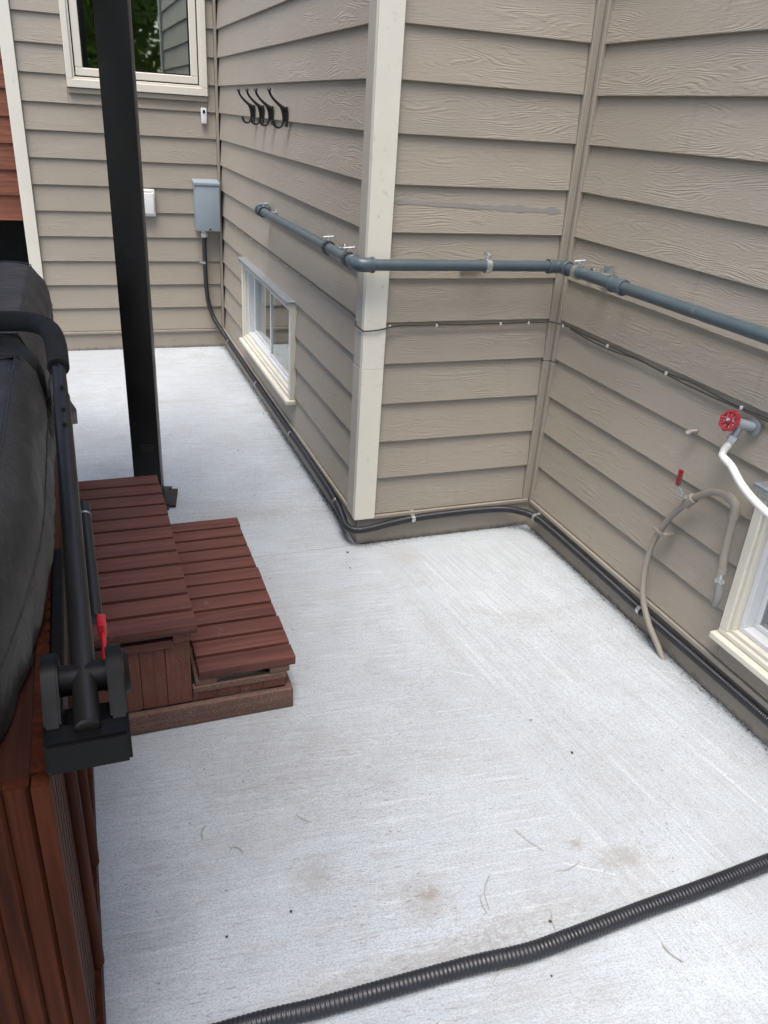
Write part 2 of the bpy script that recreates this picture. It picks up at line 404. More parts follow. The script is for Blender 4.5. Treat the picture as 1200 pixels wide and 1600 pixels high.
def cyl(name, a, b, r, m, parent=None, seg=16, r2=None, bevel=0.0):
    a = Vector(a); b = Vector(b); d = (b-a); L = d.length; dn = d.normalized()
    rr = r if r2 is None else r2
    if bevel: P = [a, a+dn*0.0001, a+dn*bevel, b-dn*bevel, b-dn*0.0001, b]; rad = [r-bevel, r-bevel, r, rr, rr-bevel, rr-bevel]
    else: P = [a, b]; rad = [r, rr]
    c = (a+b)/2; bm = bmesh.new(); sweep_bm(bm, [p-c for p in P], rad, seg)
    return put(name, mesh_from(bm, m, True, name, 40), c, parent)
def prism(name, poly, axis, a0, a1, m, parent=None, bevel=0.0):
    """poly: 2-D points in the plane across the axis (x: y,z  y: x,z  z: x,y)."""
    def p3(p, a):
        return {'x': (a, p[0], p[1]), 'y': (p[0], a, p[1]), 'z': (p[0], p[1], a)}[axis]
    c = Vector(p3((sum(p[0] for p in poly)/len(poly), sum(p[1] for p in poly)/len(poly)), (a0+a1)/2))
    bm = bmesh.new()
    A = [bm.verts.new(Vector(p3(p, a0))-c) for p in poly]; B = [bm.verts.new(Vector(p3(p, a1))-c) for p in poly]
    bm.faces.new(A); bm.faces.new(B[::-1]); n = len(poly)
    for i in range(n): bm.faces.new((A[i], B[i], B[(i+1) % n], A[(i+1) % n]))
    if bevel:
        bmesh.ops.recalc_face_normals(bm, faces=bm.faces)
        bmesh.ops.bevel(bm, geom=[e for e in bm.edges if len(e.link_faces) == 2 and e.calc_face_angle(0) > 0.6], offset=bevel, segments=2, affect='EDGES')
    return put(name, mesh_from(bm, m, True, name, 35), c, parent)

# ================================================================== THE SETTING
XB, YC, XD, YA = 1.062, 3.0, 1.940, 6.428
WTOP = 3.30
def ground_sheet():
    bm = bmesh.new(); s = 120
    vs = [bm.verts.new(p) for p in ((-s, -s, 0), (s, -s, 0), (s, s, 0), (-s, s, 0))]; bm.faces.new(vs)
    return tag(put('ground', mesh_from(bm, M['soil']), (0, 0, -0.06)), kind='structure')
ground_sheet()
def slab(name, x0, x1, y0, y1, zt=0.0):
    # lightly uneven cast slab, fine enough to undulate
    bm = bmesh.new(); nx = max(2, int((x1-x0)/0.12)); ny = max(2, int((y1-y0)/0.12)); g = []
    for j in range(ny+1):
        row = []
        for i in range(nx+1):
            x = x0+(x1-x0)*i/nx; y = y0+(y1-y0)*j/ny
            row.append(bm.verts.new((x, y, zt+0.004*mnoise.noise((x*0.9, y*0.9, 3.1))-0.002)))
        g.append(row)
    for j in range(ny):
        for i in range(nx): bm.faces.new((g[j][i], g[j][i+1], g[j+1][i+1], g[j+1][i]))
    ext = bmesh.ops.extrude_face_region(bm, geom=bm.faces[:])
    for v in [e for e in ext['geom'] if isinstance(e, bmesh.types.BMVert)]: v.co.z = -0.10
    return put(name, mesh_from(bm, M['conc'], True, name, 30), (0, 0, 0))
s1 = tag(slab('patio_slab', -4.5, XD+0.02, -4.0, 2.9915), kind='structure')
s2 = tag(slab('patio_slab', -4.5, XB+0.02, 2.994, YA+0.02), kind='structure')

# ------------------------------------------------------------------ house
house = tag(empty('house', (XB, YC, 0)), 'taupe lap-sided house with cream outer corner board, stepping around the concrete patio', 'house')
Z0, DZ = 0.1445, 0.1722
board_cache = {}
def board_mesh(L, za, zb, seed):
    key = (round(L, 3), round(za, 4), round(zb, 4), seed)
    if key in board_cache: return board_cache[key]
    H = 0.190; t0 = 0.012; tl = 0.0165
    n = max(2, min(12, int(L/0.25)))
    bm = bmesh.new(); rows = []
    rnd = random.Random(seed*13+int(L*100))
    amp = 0.0016; ph = rnd.random()*9
    for i in range(n+1):
        x = -L/2 + L*i/n
        wob = amp*mnoise.noise((x*1.3+ph, seed*1.7, 0)); out = 0.0022*mnoise.noise((x*1.1+ph, seed*2.3, 5))
        yo = lambda z: -tl*(z/H) + out*(1-z/H)
        zb0 = za + (wob if za == 0 else 0)
        rows.append([bm.verts.new(p) for p in ((x, yo(za)-t0, zb0), (x, yo(za)-0.0018, zb0), (x, yo(za), zb0+0.0024), (x, yo(zb), zb), (x, yo(zb)-t0, zb))])
    for a, b in zip(rows, rows[1:]):
        for k in range(5): bm.faces.new((a[k], a[(k+1) % 5], b[(k+1) % 5], b[k]))
    bm.faces.new(rows[0]); bm.faces.new(rows[-1][::-1])
    me = mesh_from(bm, M['siding'], False, 'siding_board')
    board_cache[key] = me
    return me
def siding_wall(facing, plane, a0, a1, openings, zmax, seed):
    """facing 'y': outer face looks to -Y at y=plane, runs x a0..a1; 'x': looks to -X at x=plane, runs y a0..a1"""
    def B(u0, u1, z0, z1, d0, d1):
        return (u0, u1, plane+d0, plane+d1, z0, z1) if facing == 'y' else (plane+d0, plane+d1, u0, u1, z0, z1)
    lst = []; u = a0
    for (o0, o1, oz0, oz1) in sorted(openings):
        lst.append(B(u, o0, 0.02, zmax, 0.034, 0.15))
        lst.append(B(o0, o1, 0.02, oz0, 0.034, 0.15))
        if oz1 < zmax: lst.append(B(o0, o1, oz1, zmax, 0.034, 0.15))
        u = o1
    lst.append(B(u, a1+0.17, 0.02, zmax, 0.034, 0.15))
    wall = boxes('wall', lst, M['sheath'], house)
    k = 0
    while True:
        z = Z0 + k*DZ
        if z > zmax-0.05: break
        top = min(0.190, zmax-z)
        segs = [(a0, a1, 0.0, top)]
        for (o0, o1, oz0, oz1) in openings:
            if oz1 <= z+0.004 or oz0 >= z+top-0.004: continue
            new = []
            for (s0, s1, za, zb) in segs:
                if s1 <= o0 or s0 >= o1: new.append((s0, s1, za, zb)); continue
                if o0-s0 > 0.01: new.append((s0, o0, za, zb))
                if s1-o1 > 0.01: new.append((o1, s1, za, zb))
                if oz0 > z+0.012: new.append((max(s0, o0), min(s1, o1), 0.0, oz0-z))
                if oz1 < z+top-0.012: new.append((max(s0, o0), min(s1, o1), oz1-z, zb))
            segs = new
        for (s0, s1, za, zb) in segs:
            L = s1-s0-0.002; mid = (s0+s1)/2
            me = board_mesh(L, za, zb, (seed+k) % 97)
            loc = (mid, plane-0.003, z) if facing == 'y' else (plane-0.003, mid, z)
            put('siding_board', me, loc, wall, rotz=math.pi if facing == 'y' else math.pi/2)
        k += 1
    return wall
WIN_A = (0.055, 0.985, 1.795, 2.95)      # openings: u0,u1,z0,z1 (outer edge of the trim)
WIN_B = (4.15, 5.52, 0.300, 0.835)
WIN_D = (0.55, 1.690, 0.255, 0.800)
wallA = siding_wall('y', YA, -0.24, XB-0.022, [WIN_A], WTOP, 3)
wallB = siding_wall('x', XB, YC+0.095, YA-0.020, [WIN_B], WTOP, 31)
wallC = siding_wall('y', YC, XB+0.075, XD-0.045, [], WTOP, 57)
wallD = siding_wall('x', XD, -2.5, YC-0.030, [WIN_D], WTOP, 71)
# foundation faces and the ledge under the first course
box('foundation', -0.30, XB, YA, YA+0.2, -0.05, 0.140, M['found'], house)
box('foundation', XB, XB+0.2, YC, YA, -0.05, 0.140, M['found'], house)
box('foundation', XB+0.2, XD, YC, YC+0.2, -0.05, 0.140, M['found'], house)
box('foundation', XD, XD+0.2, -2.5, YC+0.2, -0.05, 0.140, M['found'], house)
box('starter_strip', -0.24, XB-0.012, YA-0.014, YA-0.001, 0.124, 0.142, M['taupe'], house, 0.002)
box('starter_strip', XB-0.014, XB-0.001, YC+0.095, YA-0.016, 0.124, 0.142, M['taupe'], house, 0.002)
box('starter_strip', XB+0.075, XD-0.016, YC-0.014, YC-0.001, 0.124, 0.142, M['taupe'], house, 0.002)
box('starter_strip', XD-0.014, XD-0.001, -2.5, YC-0.016, 0.124, 0.142, M['taupe'], house, 0.002)
# cream outer corner: L of two boards, jointed at 0.82 m
for (za, zb) in ((0.132, 0.8192), (0.8200, WTOP)):
    box('corner_board', XB-0.020, XB+0.074, YC-0.020, YC+0.012, za, zb, M['cream'], house, 0.0012)
    box('corner_board', XB-0.0195, XB+0.012, YC+0.013, YC+0.094, za+0.001, zb-0.001, M['greytrim'], house, 0.0025)
# inner corner boards
for (za, zb) in ((0.136, 0.8185), (0.8205, WTOP)):
    box('inner_corner_board', XD-0.044, XD-0.012, YC-0.011, YC+0.02, za, zb, M['taupe'], house, 0.003)
    box('inner_corner_board', XD-0.011, XD+0.02, YC-0.030, YC-0.002, za, zb-0.001, M['taupe'], house, 0.003)
box('inner_corner_board', XB-0.021, XB-0.002, YA-0.019, YA+0.02, 0.136, WTOP, M['taupe'], house, 0.003)
# cream board closing the far end of the back wall
box('corner_board', -0.325, -0.242, YA-0.020, YA+0.02, 0.02, WTOP, M['cream'], house, 0.003)
box('end_wall', -0.320, -0.245, YA+0.021, YA+1.6, -0.05, WTOP, M['sheath'], house)
# grey smear of filler on one course of the short wall
def smear():
    bm = bmesh.new(); n = 60; L = 0.735; top = []; bot = []
    for i in range(n+1):
        x = L*i/n - L/2
        mid = 0.012*(i/n-0.5)*-1.6
        wd = 0.0075 + 0.006*mnoise.noise((x*9, 2.0, 0)) + (0.012 if i/n > 0.45 else 0)*abs(mnoise.noise((x*14, 5, 1)))
        if i in (0, n): wd = 0.002
        top.append(bm.verts.new((x, 0, mid+wd))); bot.append(bm.verts.new((x, -0.0006, mid-wd*0.9)))
    for i in range(n): bm.faces.new((top[i], bot[i], bot[i+1], top[i+1]))
    ext = bmesh.ops.extrude_face_region(bm, geom=bm.faces[:])
    for v in [e for e in ext['geom'] if isinstance(e, bmesh.types.BMVert)]: v.co.y += 0.0035
    put('filler_smear', mesh_from(bm, M['smear'], False), (1.508, YC+0.0052, 1.452), wallC, rot=(-0.0866, 0, 0))
smear()

# ---- windows
def frame_boxes(facing, plane, u0, u1, z0, z1, wd, d0, d1, wb=None):
    wb = wb or wd
    L = [(u0, u1, z1-wd, z1), (u0, u1, z0, z0+wb), (u0, u0+wd, z0+wb, z1-wd), (u1-wd, u1, z0+wb, z1-wd)]
    return [((a, b, plane+d0, plane+d1, c, d) if facing == 'y' else (plane+d0, plane+d1, a, b, c, d)) for a, b, c, d in L]
def ubox(name, facing, plane, u0, u1, z0, z1, d0, d1, m, parent, bevel=0.0):
    if facing == 'y': return box(name, u0, u1, plane+d0, plane+d1, z0, z1, m, parent, bevel)
    return box(name, plane+d0, plane+d1, u0, u1, z0, z1, m, parent, bevel)
def room(facing, plane, u0, u1, z0, z1, depth, m, parent):
    d0 = 0.155
    L = [(u0, u1, z0-0.03, z0, d0, depth), (u0, u1, z1, z1+0.03, d0, depth), (u0-0.03, u0, z0, z1, d0, depth), (u1, u1+0.03, z0, z1, d0, depth), (u0-0.03, u1+0.03, z0-0.03, z1+0.03, depth, depth+0.03)]
    boxes('room_lining', [((a, b, plane+e, plane+f, c, d) if facing == 'y' else (plane+e, plane+f, a, b, c, d)) for a, b, c, d, e, f in L], m, parent)
# upper casement in the back wall
u0, u1, z0, z1 = WIN_A
wa = boxes('window', frame_boxes('y', YA, u0, u1, z0, z1, 0.040, -0.034, 0.14, 0.050), M['winframe'], house, 0.003)
tag(wa, 'ivory casement window high on the far wall')
boxes('frame_step', frame_boxes('y', YA, u0+0.040, u1-0.040, z0+0.050, z1-0.040, 0.014, -0.022, 0.12), M['winframe'], wa, 0.002)
boxes('sash', frame_boxes('y', YA, u0+0.062, u1-0.062, z0+0.072, z1-0.062, 0.048, -0.016, 0.05), M['winframe'], wa, 0.004)
boxes('glazing_bead', frame_boxes('y', YA, u0+0.110, u1-0.110, z0+0.120, z1-0.110, 0.008, -0.004, 0.03), M['blackplastic'], wa)
ubox('pane', 'y', YA, u0+0.112, u1-0.112, z0+0.122, z1-0.112, 0.006, 0.012, M['glass'], wa)
ubox('seal_gap', 'y', YA, u0+0.055, u1-0.055, z0+0.066, z0+0.071, 0.0, 0.05, M['blackplastic'], wa)
ubox('sill', 'y', YA, u0+0.005, u1-0.002, z0-0.034, z0-0.003, -0.022, 0.05, M['taupe'], wa, 0.002)
room('y', YA, u0+0.02, u1-0.02, z0, z1-0.02, 1.4, M['dark'], wa)

def slider(facing_plane, u0, u1, z0, z1, name, blinds=True):
    P = facing_plane
    wn = boxes('window', frame_boxes('x', P, u0, u1, z0, z1, 0.036, -0.028, 0.14, 0.02), M['winframe'], house, 0.003)
    tag(wn, name)
    boxes('brickmould', frame_boxes('x', P, u0+0.0365, u1-0.0365, z0+0.0205, z1-0.0365, 0.014, -0.016, 0.12), M['winframe'], wn, 0.002)
    boxes('vinyl_frame', frame_boxes('x', P, u0+0.051, u1-0.051, z0+0.035, z1-0.051, 0.018, 0.004, 0.10), M['vinylwhite'], wn, 0.002)
    um = (u0+u1)/2
    a, b = u0+0.0695, u1-0.0695; c, d = z0+0.0535, z1-0.0695
    for (p, q, off) in ((a, um+0.015, 0.018), (um-0.015, b, 0.044)):
        boxes('sash', frame_boxes('x', P, p, q, c, d, 0.018, off, off+0.022), M['vinylwhite'], wn, 0.002)
        ubox('pane', 'x', P, p+0.016, q-0.016, c+0.016, d-0.016, off+0.008, off+0.013, M['glass2'], wn)
    ubox('sill', 'x', P, u0-0.012, u1+0.012, z0-0.026, z0-0.001, -0.050, 0.03, M['winframe'], wn, 0.004)
    ubox('drip_cap', 'x', P, u0-0.008, u1+0.008, z1+0.001, z1+0.010, -0.052, 0.02, M['galv'], wn, 0.002)
    ubox('drip_lip', 'x', P, u0-0.007, u1+0.007, z1-0.012, z1+0.0005, -0.0525, -0.047, M['galv'], wn)
    room('x', P, u0+0.02, u1-0.02, z0, z1-0.01, 0.9, M['dark'], wn)
    if blinds:
        k = 0; y = u0+0.10
        while y < u1-0.10:
            put('blind_slat', blind_me, (P+0.19, y, (z0+z1)/2+0.01), wn, rotz=R(62)+random.uniform(-.1, .1)); y += 0.085
    return wn
bmb = bmesh.new(); bm_box(bmb, -0.045, 0.045, -0.001, 0.001, -0.235, 0.24); blind_me = mesh_from(bmb, M['blind'])
wb = slider(XB, *WIN_B, 'low two-pane slider with grey metal drip cap in the long wall')
wd = slider(XD, *WIN_D, 'low slider at the right edge beside the taupe hose')

# ------------------------------------------------------------------ red cedar structure beyond the back wall
rw = tag(empty('red_cedar_building', (-1.6, YA+0.35, 0)), 'red-brown cedar clad wall above a dark gap, left of the cream end board', 'building')
box('wall_backing', -3.6, -0.3215, YA+0.37, YA+0.45, 0.93, 3.3, M['sheath'], rw)
for k in range(14):
    z = 0.895 + k*0.1735
    bm = bmesh.new(); L = 3.276
    pr = [(-0.022, 0), (0, 0), (0.016-0.022+0.006, 0.188), (-0.022+0.026, 0.188)]
    A = [bm.verts.new((-L/2, 0.0-0.018+0.014*zz/0.188, zz)) for zz in (0, 0.186)] + [bm.verts.new((-L/2, 0.014*zz/0.188, zz)) for zz in (0.186, 0)]
    Bv = [bm.verts.new((v.co.x+L, v.co.y, v.co.z)) for v in A]
    bm.faces.new(A); bm.faces.new(Bv[::-1])
    for i in range(4): bm.faces.new((A[i], Bv[i], Bv[(i+1) % 4], A[(i+1) % 4]))
    put('board', mesh_from(bm, M['redboard']), (-1.962, YA+0.352, z), rw)
box('underside', -3.6, -0.3215, YA+0.46, YA+3.0, 0.93, 1.0, M['dark'], rw)  # underside, back and floor coloured near-black to paint in the gap's shade
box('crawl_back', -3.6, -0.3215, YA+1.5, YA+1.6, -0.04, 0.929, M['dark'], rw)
box('crawl_light_stop', -3.7, -3.61, YA+0.3, YA+1.6, -0.04, 1.0, M['dark'], rw)  # unseen side, added to keep light from leaking into the gap
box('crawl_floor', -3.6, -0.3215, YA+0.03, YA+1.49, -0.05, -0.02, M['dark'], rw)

# ------------------------------------------------------------------ gazebo (one post in view, the roof shades tub and foreground)
GR = R(-10)
gz = tag(empty('gazebo', (0.221, 3.67, 0)), 'black metal gazebo post bolted to the patio behind the wooden steps', 'gazebo')
def grot(x, y): return (0.221 + x*math.cos(GR)-y*math.sin(GR), 3.67 + x*math.sin(GR)+y*math.cos(GR))
GW, GL, GH = 3.3, 3.75, 2.75
for (px, py) in ((0, 0), (-GW, 0), (0, -GL), (-GW, -GL)):
    X, Y = grot(px, py)
    box('post', X-0.062, X+0.062, Y-0.062, Y+0.062, 0.012, GH, M['blackmetal'], gz, 0.004, 2, GR)
    bp = box('base_plate', X-0.125, X+0.125, Y-0.125, Y+0.125, 0.001, 0.011, M['blackmetal'], gz, 0.0, 1, GR)
    bv = bmesh.new(); bv.from_mesh(bp.data)
    bmesh.ops.bevel(bv, geom=[e for e in bv.edges if abs(e.verts[0].co.z-e.verts[1].co.z) > 0.005], offset=0.03, segments=4, affect='EDGES'); bv.to_mesh(bp.data); bv.free()
    for sx in (-1, 1):
        for sy in (-1, 1):
            bx, by = grot(px+sx*0.088, py+sy*0.088)
            cyl('bolt', (bx, by, 0.011), (bx, by, 0.016), 0.006, M['blackmetal'], gz, 6)
for (zz, hh, xx) in ((1.165, 0.038, 0.006), (0.295, 0.040, 0.010)):
    X, Y = grot(xx, -0.0635)
    box('tape_patch', X-0.030, X+0.030, Y-0.0012, Y+0.0012, zz-hh/2, zz+hh/2, M['foam'], gz, 0, 1, GR)
def gbeam(name, ax, ay, bx, by, z0, z1, wd):
    A = Vector((*grot(ax, ay), 0)); B_ = Vector((*grot(bx, by), 0)); d = B_-A; L = d.length
    c = (A+B_)/2; a = math.atan2(d.y, d.x)
    return box(name, c.x-L/2, c.x+L/2, c.y-wd/2, c.y+wd/2, z0, z1, M['blackmetal'], gz, 0.003, 1, a)
gbeam('beam', -GW-.05, 0, .05, 0, GH+0.001, GH+0.12, 0.08); gbeam('beam', -GW-.05, -GL, .05, -GL, GH+0.001, GH+0.12, 0.08)
gbeam('beam', 0, -GL+.045, 0, -.045, GH+0.001, GH+0.119, 0.08); gbeam('beam', -GW, -GL+.045, -GW, -.045, GH+0.001, GH+0.119, 0.08)
def groof():
    e = 0.10; zt = GH+0.125; zr = GH+0.85
    cs = [(-GW-e, e), (e, e), (e, -GL-e), (-GW-e, -GL-e)]; rd = [(-GW/2, -GL/2+0.25), (-GW/2, -GL/2-0.25)]
    for poly in ((cs[0], cs[1], rd[0]), (cs[1], cs[2], rd[1], rd[0]), (cs[2], cs[3], rd[1]), (cs[3], cs[0], rd[0], rd[1])):
        bm = bmesh.new(); c = Vector((*grot(-GW/2, -GL/2), zt))
        vs = [bm.verts.new(Vector((*grot(*p), zr if p in rd else zt))-c) for p in poly]; bm.faces.new(vs)
        ext = bmesh.ops.extrude_face_region(bm, geom=bm.faces[:])
        for v in [q for q in ext['geom'] if isinstance(q, bmesh.types.BMVert)]: v.co.z += 0.02
        put('roof_panel', mesh_from(bm, M['blackmetal']), c, gz)
groof()

# ------------------------------------------------------------------ hot tub
TX1, TY0, TY1, TX0, TR = -0.122, 0.95, 3.66, -2.45, 0.03
def rrect(x0, x1, y0, y1, r, n=10):
    out = []
    for (cx, cy, a0) in ((x1-r, y0+r, -90), (x1-r, y1-r, 0), (x0+r, y1-r, 90), (x0+r, y0+r, 180)):
        for k in range(n+1):
            a = R(a0+90*k/n); out.append((cx+r*math.cos(a), cy+r*math.sin(a)))
    return out
def loop_len(P):
    Q = [Vector((p[0], p[1], 0)) for p in P]; Q.append(Q[0].copy()); return Q
tub = tag(empty('hot_tub', (TX1, TY0, 0)), 'hot tub clad in red-brown varnished vertical slats at the left edge', 'hot tub')
prism('inner_shell', rrect(TX0+0.02, TX1-0.012, TY0+0.02, TY1-0.02, TR), 'z', 0.02, 0.84, M['dark'], tub)
prism('base_board', rrect(TX0-0.02, TX1+0.018, TY0-0.02, TY1+0.02, TR+0.02), 'z', 0.0, 0.095, M['tubwood'], tub, 0.004)
prism('top_rail', rrect(TX0+0.016, TX1-0.0165, TY0+0.0165, TY1-0.016, 0.012), 'z', 0.842, 0.861, M['railwood'], tub, 0.002)
bms = bmesh.new()
hw = 0.0177
prof = [(-hw, -0.016), (-hw, 0.0), (-hw+0.006, 0.006), (hw-0.006, 0.006), (hw, 0.0), (hw, -0.016)]
A = [bms.verts.new((p[0], p[1], -0.384)) for p in prof]; Bv = [bms.verts.new((p[0], p[1], 0.384)) for p in prof]
bms.faces.new(A[::-1]); bms.faces.new(Bv)
for i in range(6): bms.faces.new((A[i], A[(i+1) % 6], Bv[(i+1) % 6], Bv[i]))
slat_me = mesh_from(bms, M['tubwood'])
for k in range(28):
    put('slat', slat_me, (TX1-0.036-0.0363*k, TY0, 0.481), tub, rotz=math.pi)
for k in range(73):
    put('slat', slat_me, (TX1, TY0+0.041+0.0363*k, 0.481), tub, rotz=-math.pi/2)
for y in (1.205, 1.47):
    cyl('round_moulding', (TX1+0.010, y, 0.096), (TX1+0.010, y, 0.841), 0.0165, M['tubwood'], tub, 16)
box('corner_post', TX1-0.0172, TX1+0.010, TY0-0.009, TY0+0.0220, 0.096, 0.863, M['tubwood'], tub, 0.005, 2)
# cover in two padded halves with a hanging skirt
def cover_half(name, y0, y1, near, parent, seed):
    x0, x1 = TX0-0.02, -0.122
    r = 0.15; n = 9; base = []
    def arc(cx, cy, a0, rr): return [(cx+rr*math.cos(R(a0+90*k/n)), cy+rr*math.sin(R(a0+90*k/n))) for k in range(n+1)]
    rs = 0.035
    rn, rf = (r, rs) if near else (rs, r)
    base = arc(x1-rn, y0+rn, -90, rn) + arc(x1-rf, y1-rf, 0, rf) + arc(x0+rf, y1-rf, 90, rf) + arc(x0+rn, y0+rn, 180, rn)
    Q = resample(loop_len(base), 0.035)[:-1]
    if (Q[-1]-Q[0]).length < 0.015: Q = Q[:-1]
    for q in Q:
        if q.x > -1.3 and q.y < 1.67: q.x -= (1.67-q.y)**2/6.4
    m_ = len(Q); nrm = []
    for i in range(m_):
        t = (Q[(i+1) % m_]-Q[i-1]).normalized(); nrm.append(Vector((t.y, -t.x, 0)))
    ztop = 1.115 if near else 1.13
    profl = [(-0.014, 0.872), (0.006, 0.868), (0.010, 0.90), (0.006, 0.955), (0.0, 0.975), (0.006, 0.985), (0.004, 1.03), (-0.006, 1.065), (-0.028, 1.092), (-0.050, ztop-0.006), (-0.075, ztop)]
    bm = bmesh.new(); rings = []
    hinge = y1 if near else y0
    for j, (off, z) in enumerate(profl):
        ring = []
        for i, q in enumerate(Q):
            fl = 1.0 if j < 5 else 0.35
            wv = fl*0.013*mnoise.noise((q.x*7, q.y*7, z*5+seed)) + fl*0.011*mnoise.noise((q.x*17, q.y*17, z*14+seed))
            zz = z + 0.030*max(0, 1-abs(q.y-hinge)/1.3)*(1 if j > 6 else 0) + (0.010*mnoise.noise((q.x*4, q.y*4, seed)) if j < 2 else 0)
            p = q + nrm[i]*(off+wv); ring.append(bm.verts.new((p.x, p.y, zz)))
        rings.append(ring)
    for a, b in zip(rings, rings[1:]):
        for i in range(m_): bm.faces.new((a[i], a[(i+1) % m_], b[(i+1) % m_], b[i]))
    # inner rings to the middle
    cx = (x0+x1)/2; cy = (y0+y1)/2; last = rings[-1]
    for s in (0.8, 0.55, 0.3):
        ring = []
        for v in rings[len(profl)-1]:
            x = cx+(v.co.x-cx)*s; y = cy+(v.co.y-cy)*s
            ring.append(bm.verts.new((x, y, ztop+0.004+0.030*max(0, 1-abs(y-hinge)/1.3)+0.006*mnoise.noise((x*3, y*3, seed)))))
        for i in range(m_): bm.faces.new((last[i], last[(i+1) % m_], ring[(i+1) % m_], ring[i]))
        last = ring
    bm.faces.new(last)
    c = Vector((x1, cy, 0.9))
    for v in bm.verts: v.co -= c
    o = put(name, mesh_from(bm, M['vinyl'], True, name, 60), c, parent)
    # stitched seam cords
    for (off, z, rr) in ((0.0075, 0.978, 0.0022), (-0.052, ztop+0.0, 0.0025)):
        P = []
        for i, q in enumerate(Q):
            if q.x < -1.2: continue
            P.append((q + nrm[i]*off + Vector((0, 0, z+0.030*max(0, 1-abs(q.y-hinge)/1.3)*(1 if z > 1.06 else 0)))))
        k = max(range(len(P)), key=lambda i: (P[i]-P[i-1]).length)
        P = P[k:]+P[:k]
        tube('seam', P, rr, M['vinyl'], o, 5, straight=True)
    return o
cover = tag(empty('spa_cover', (-0.11, 2.2, 0.87)), 'charcoal vinyl cover folded across the hot tub, skirt hanging over the slats', 'cover')
cover_half('cover_panel', 0.935, 2.255, True, cover, 1.0)
cover_half('cover_panel', 2.305, 3.70, False, cover, 6.0)
def flap(pts, dx, nme, parent, m):
    bm = bmesh.new(); c = Vector(pts[0]); vs = [bm.verts.new(Vector(p)-c) for p in pts]; bm.faces.new(vs)
    ext = bmesh.ops.extrude_face_region(bm, geom=bm.faces[:])
    for v in [q for q in ext['geom'] if isinstance(q, bmesh.types.BMVert)]: v.co += Vector(dx)
    return put(nme, mesh_from(bm, m), c, parent)
flap([(-0.100, 2.17, 1.06), (-0.092, 2.27, 1.10), (-0.090, 2.33, 1.06), (-0.086, 2.31, 0.95), (-0.092, 2.22, 0.90), (-0.098, 2.18, 0.96)], (-0.004, 0, 0), 'hinge_flap', cover, M['vinyl'])
flap([(-0.086, 2.30, 1.08), (-0.084, 2.42, 1.09), (-0.082, 2.44, 0.93), (-0.078, 2.34, 0.90)], (-0.004, 0.002, 0), 'hinge_flap', cover, M['vinyl'])
flap([(-0.100, 2.10, 1.035), (-0.055, 2.14, 1.035), (-0.041, 2.13, 1.010), (-0.041, 2.10, 0.985), (-0.100, 2.08, 0.985)], (0, 0.012, 0), 'strap_tab', cover, M['vinyl'])

# cover lifter: bracket, arm, foam grip
lf = tag(empty('cover_lifter', (-0.05, 1.0, 0.9)), 'black cover lifter arm with foam grip and bracket at the tub side', 'cover lifter')
arm0 = Vector((-0.053, 0.962, 0.936)); arm1 = Vector((-0.066, 1.92, 1.120)); arm2 = Vector((-0.070, 2.09, 1.158))
cyl('arm', arm0, arm1, 0.0185, M['blackmetal'], lf, 24, None, 0.003)
cyl('arm_extension', arm1-(arm1-arm0)*0.01, arm2, 0.0160, M['blackmetal'], lf, 24)
tube('foam_grip', [(-0.0695, 2.055, 1.149), (-0.072, 2.15, 1.178), (-0.085, 2.225, 1.198), (-0.120, 2.278, 1.206), (-0.170, 2.300, 1.207), (-0.215, 2.305, 1.206)], 0.0262, M['foam'], lf, 18)
cyl('cross_bar', (-0.20, 2.303, 1.206), (-2.30, 2.30, 1.206), 0.0172, M['blackmetal'], lf, 16)
for y in (1.93, 1.83, 1.765):
    t = (y-arm0.y)/(arm1.y-arm0.y); p = arm0.lerp(arm1, t) + Vector((0.003, -0.004, 0.0170))
    cyl('spring_button', p, p+Vector((0.0015, -0.003, 0.0075)), 0.0062, M['blackmetal'], lf, 12, 0.0035)
# forked bracket
fx0, fx1 = -0.114, 0.004
def cheek(x0, x1):
    pl = [(0.975, 0.9325)]
    cy, cz, rr = 1.066, 0.948, 0.046
    for k in range(0, 15): a = R(146-15*k); pl.append((cy+rr*math.cos(a), max(0.9325, cz+rr*math.sin(a))))
    return prism('bracket_cheek', pl, 'x', x0, x1, M['blackplastic'], lf, 0.003)
cheek(fx0+0.001, fx0+0.025); cheek(fx1-0.025, fx1-0.001)
prism('bracket_yoke', [(fx0, 0.945), (fx1, 0.945), (fx1, 1.10), (fx1-0.026, 1.10), (fx1-0.026, 0.986), (fx0+0.026, 0.986), (fx0+0.026, 1.10), (fx0, 1.10)], 'z', 0.874, 0.932, M['blackplastic'], lf, 0.005)
box('bracket_floor', fx0+0.0243, fx1-0.0243, 0.987, 1.08, 0.876, 0.884, M['blackplastic'], lf)
cyl('pivot_axle', (fx0+0.025, 1.065, 0.950), (fx1-0.025, 1.065, 0.950), 0.024, M['blackplastic'], lf, 24)
cyl('pivot_cap', (fx1+0.0005, 1.065, 0.950), (fx1+0.008, 1.065, 0.950), 0.034, M['blackplastic'], lf, 28, 0.030)
box('mounting_rail', -0.1155, -0.092, 1.10, 1.66, 0.80, 0.862, M['blackplastic'], lf, 0.003)
cyl('gas_spring', (-0.0385, 1.595, 0.990), (-0.0330, 1.26, 0.925), 0.0125, M['blackmetal'], lf, 16)
cyl('spring_collar', (-0.0385, 1.560, 0.9832), (-0.0384, 1.555, 0.9822), 0.0131, M['zinc'], lf, 16)
box('safety_clip', -0.0310, -0.0160, 1.212, 1.252, 0.916, 0.942, M['redplastic'], lf, 0.004, 2)
cyl('red_rod', (-0.0225, 1.215, 0.926), (-0.024, 1.085, 0.905), 0.0042, M['redplastic'], lf, 10)
box('tub_spacer', -0.1155, -0.1143, 0.96, 1.08, 0.865, 0.92, M['blackplastic'], lf)

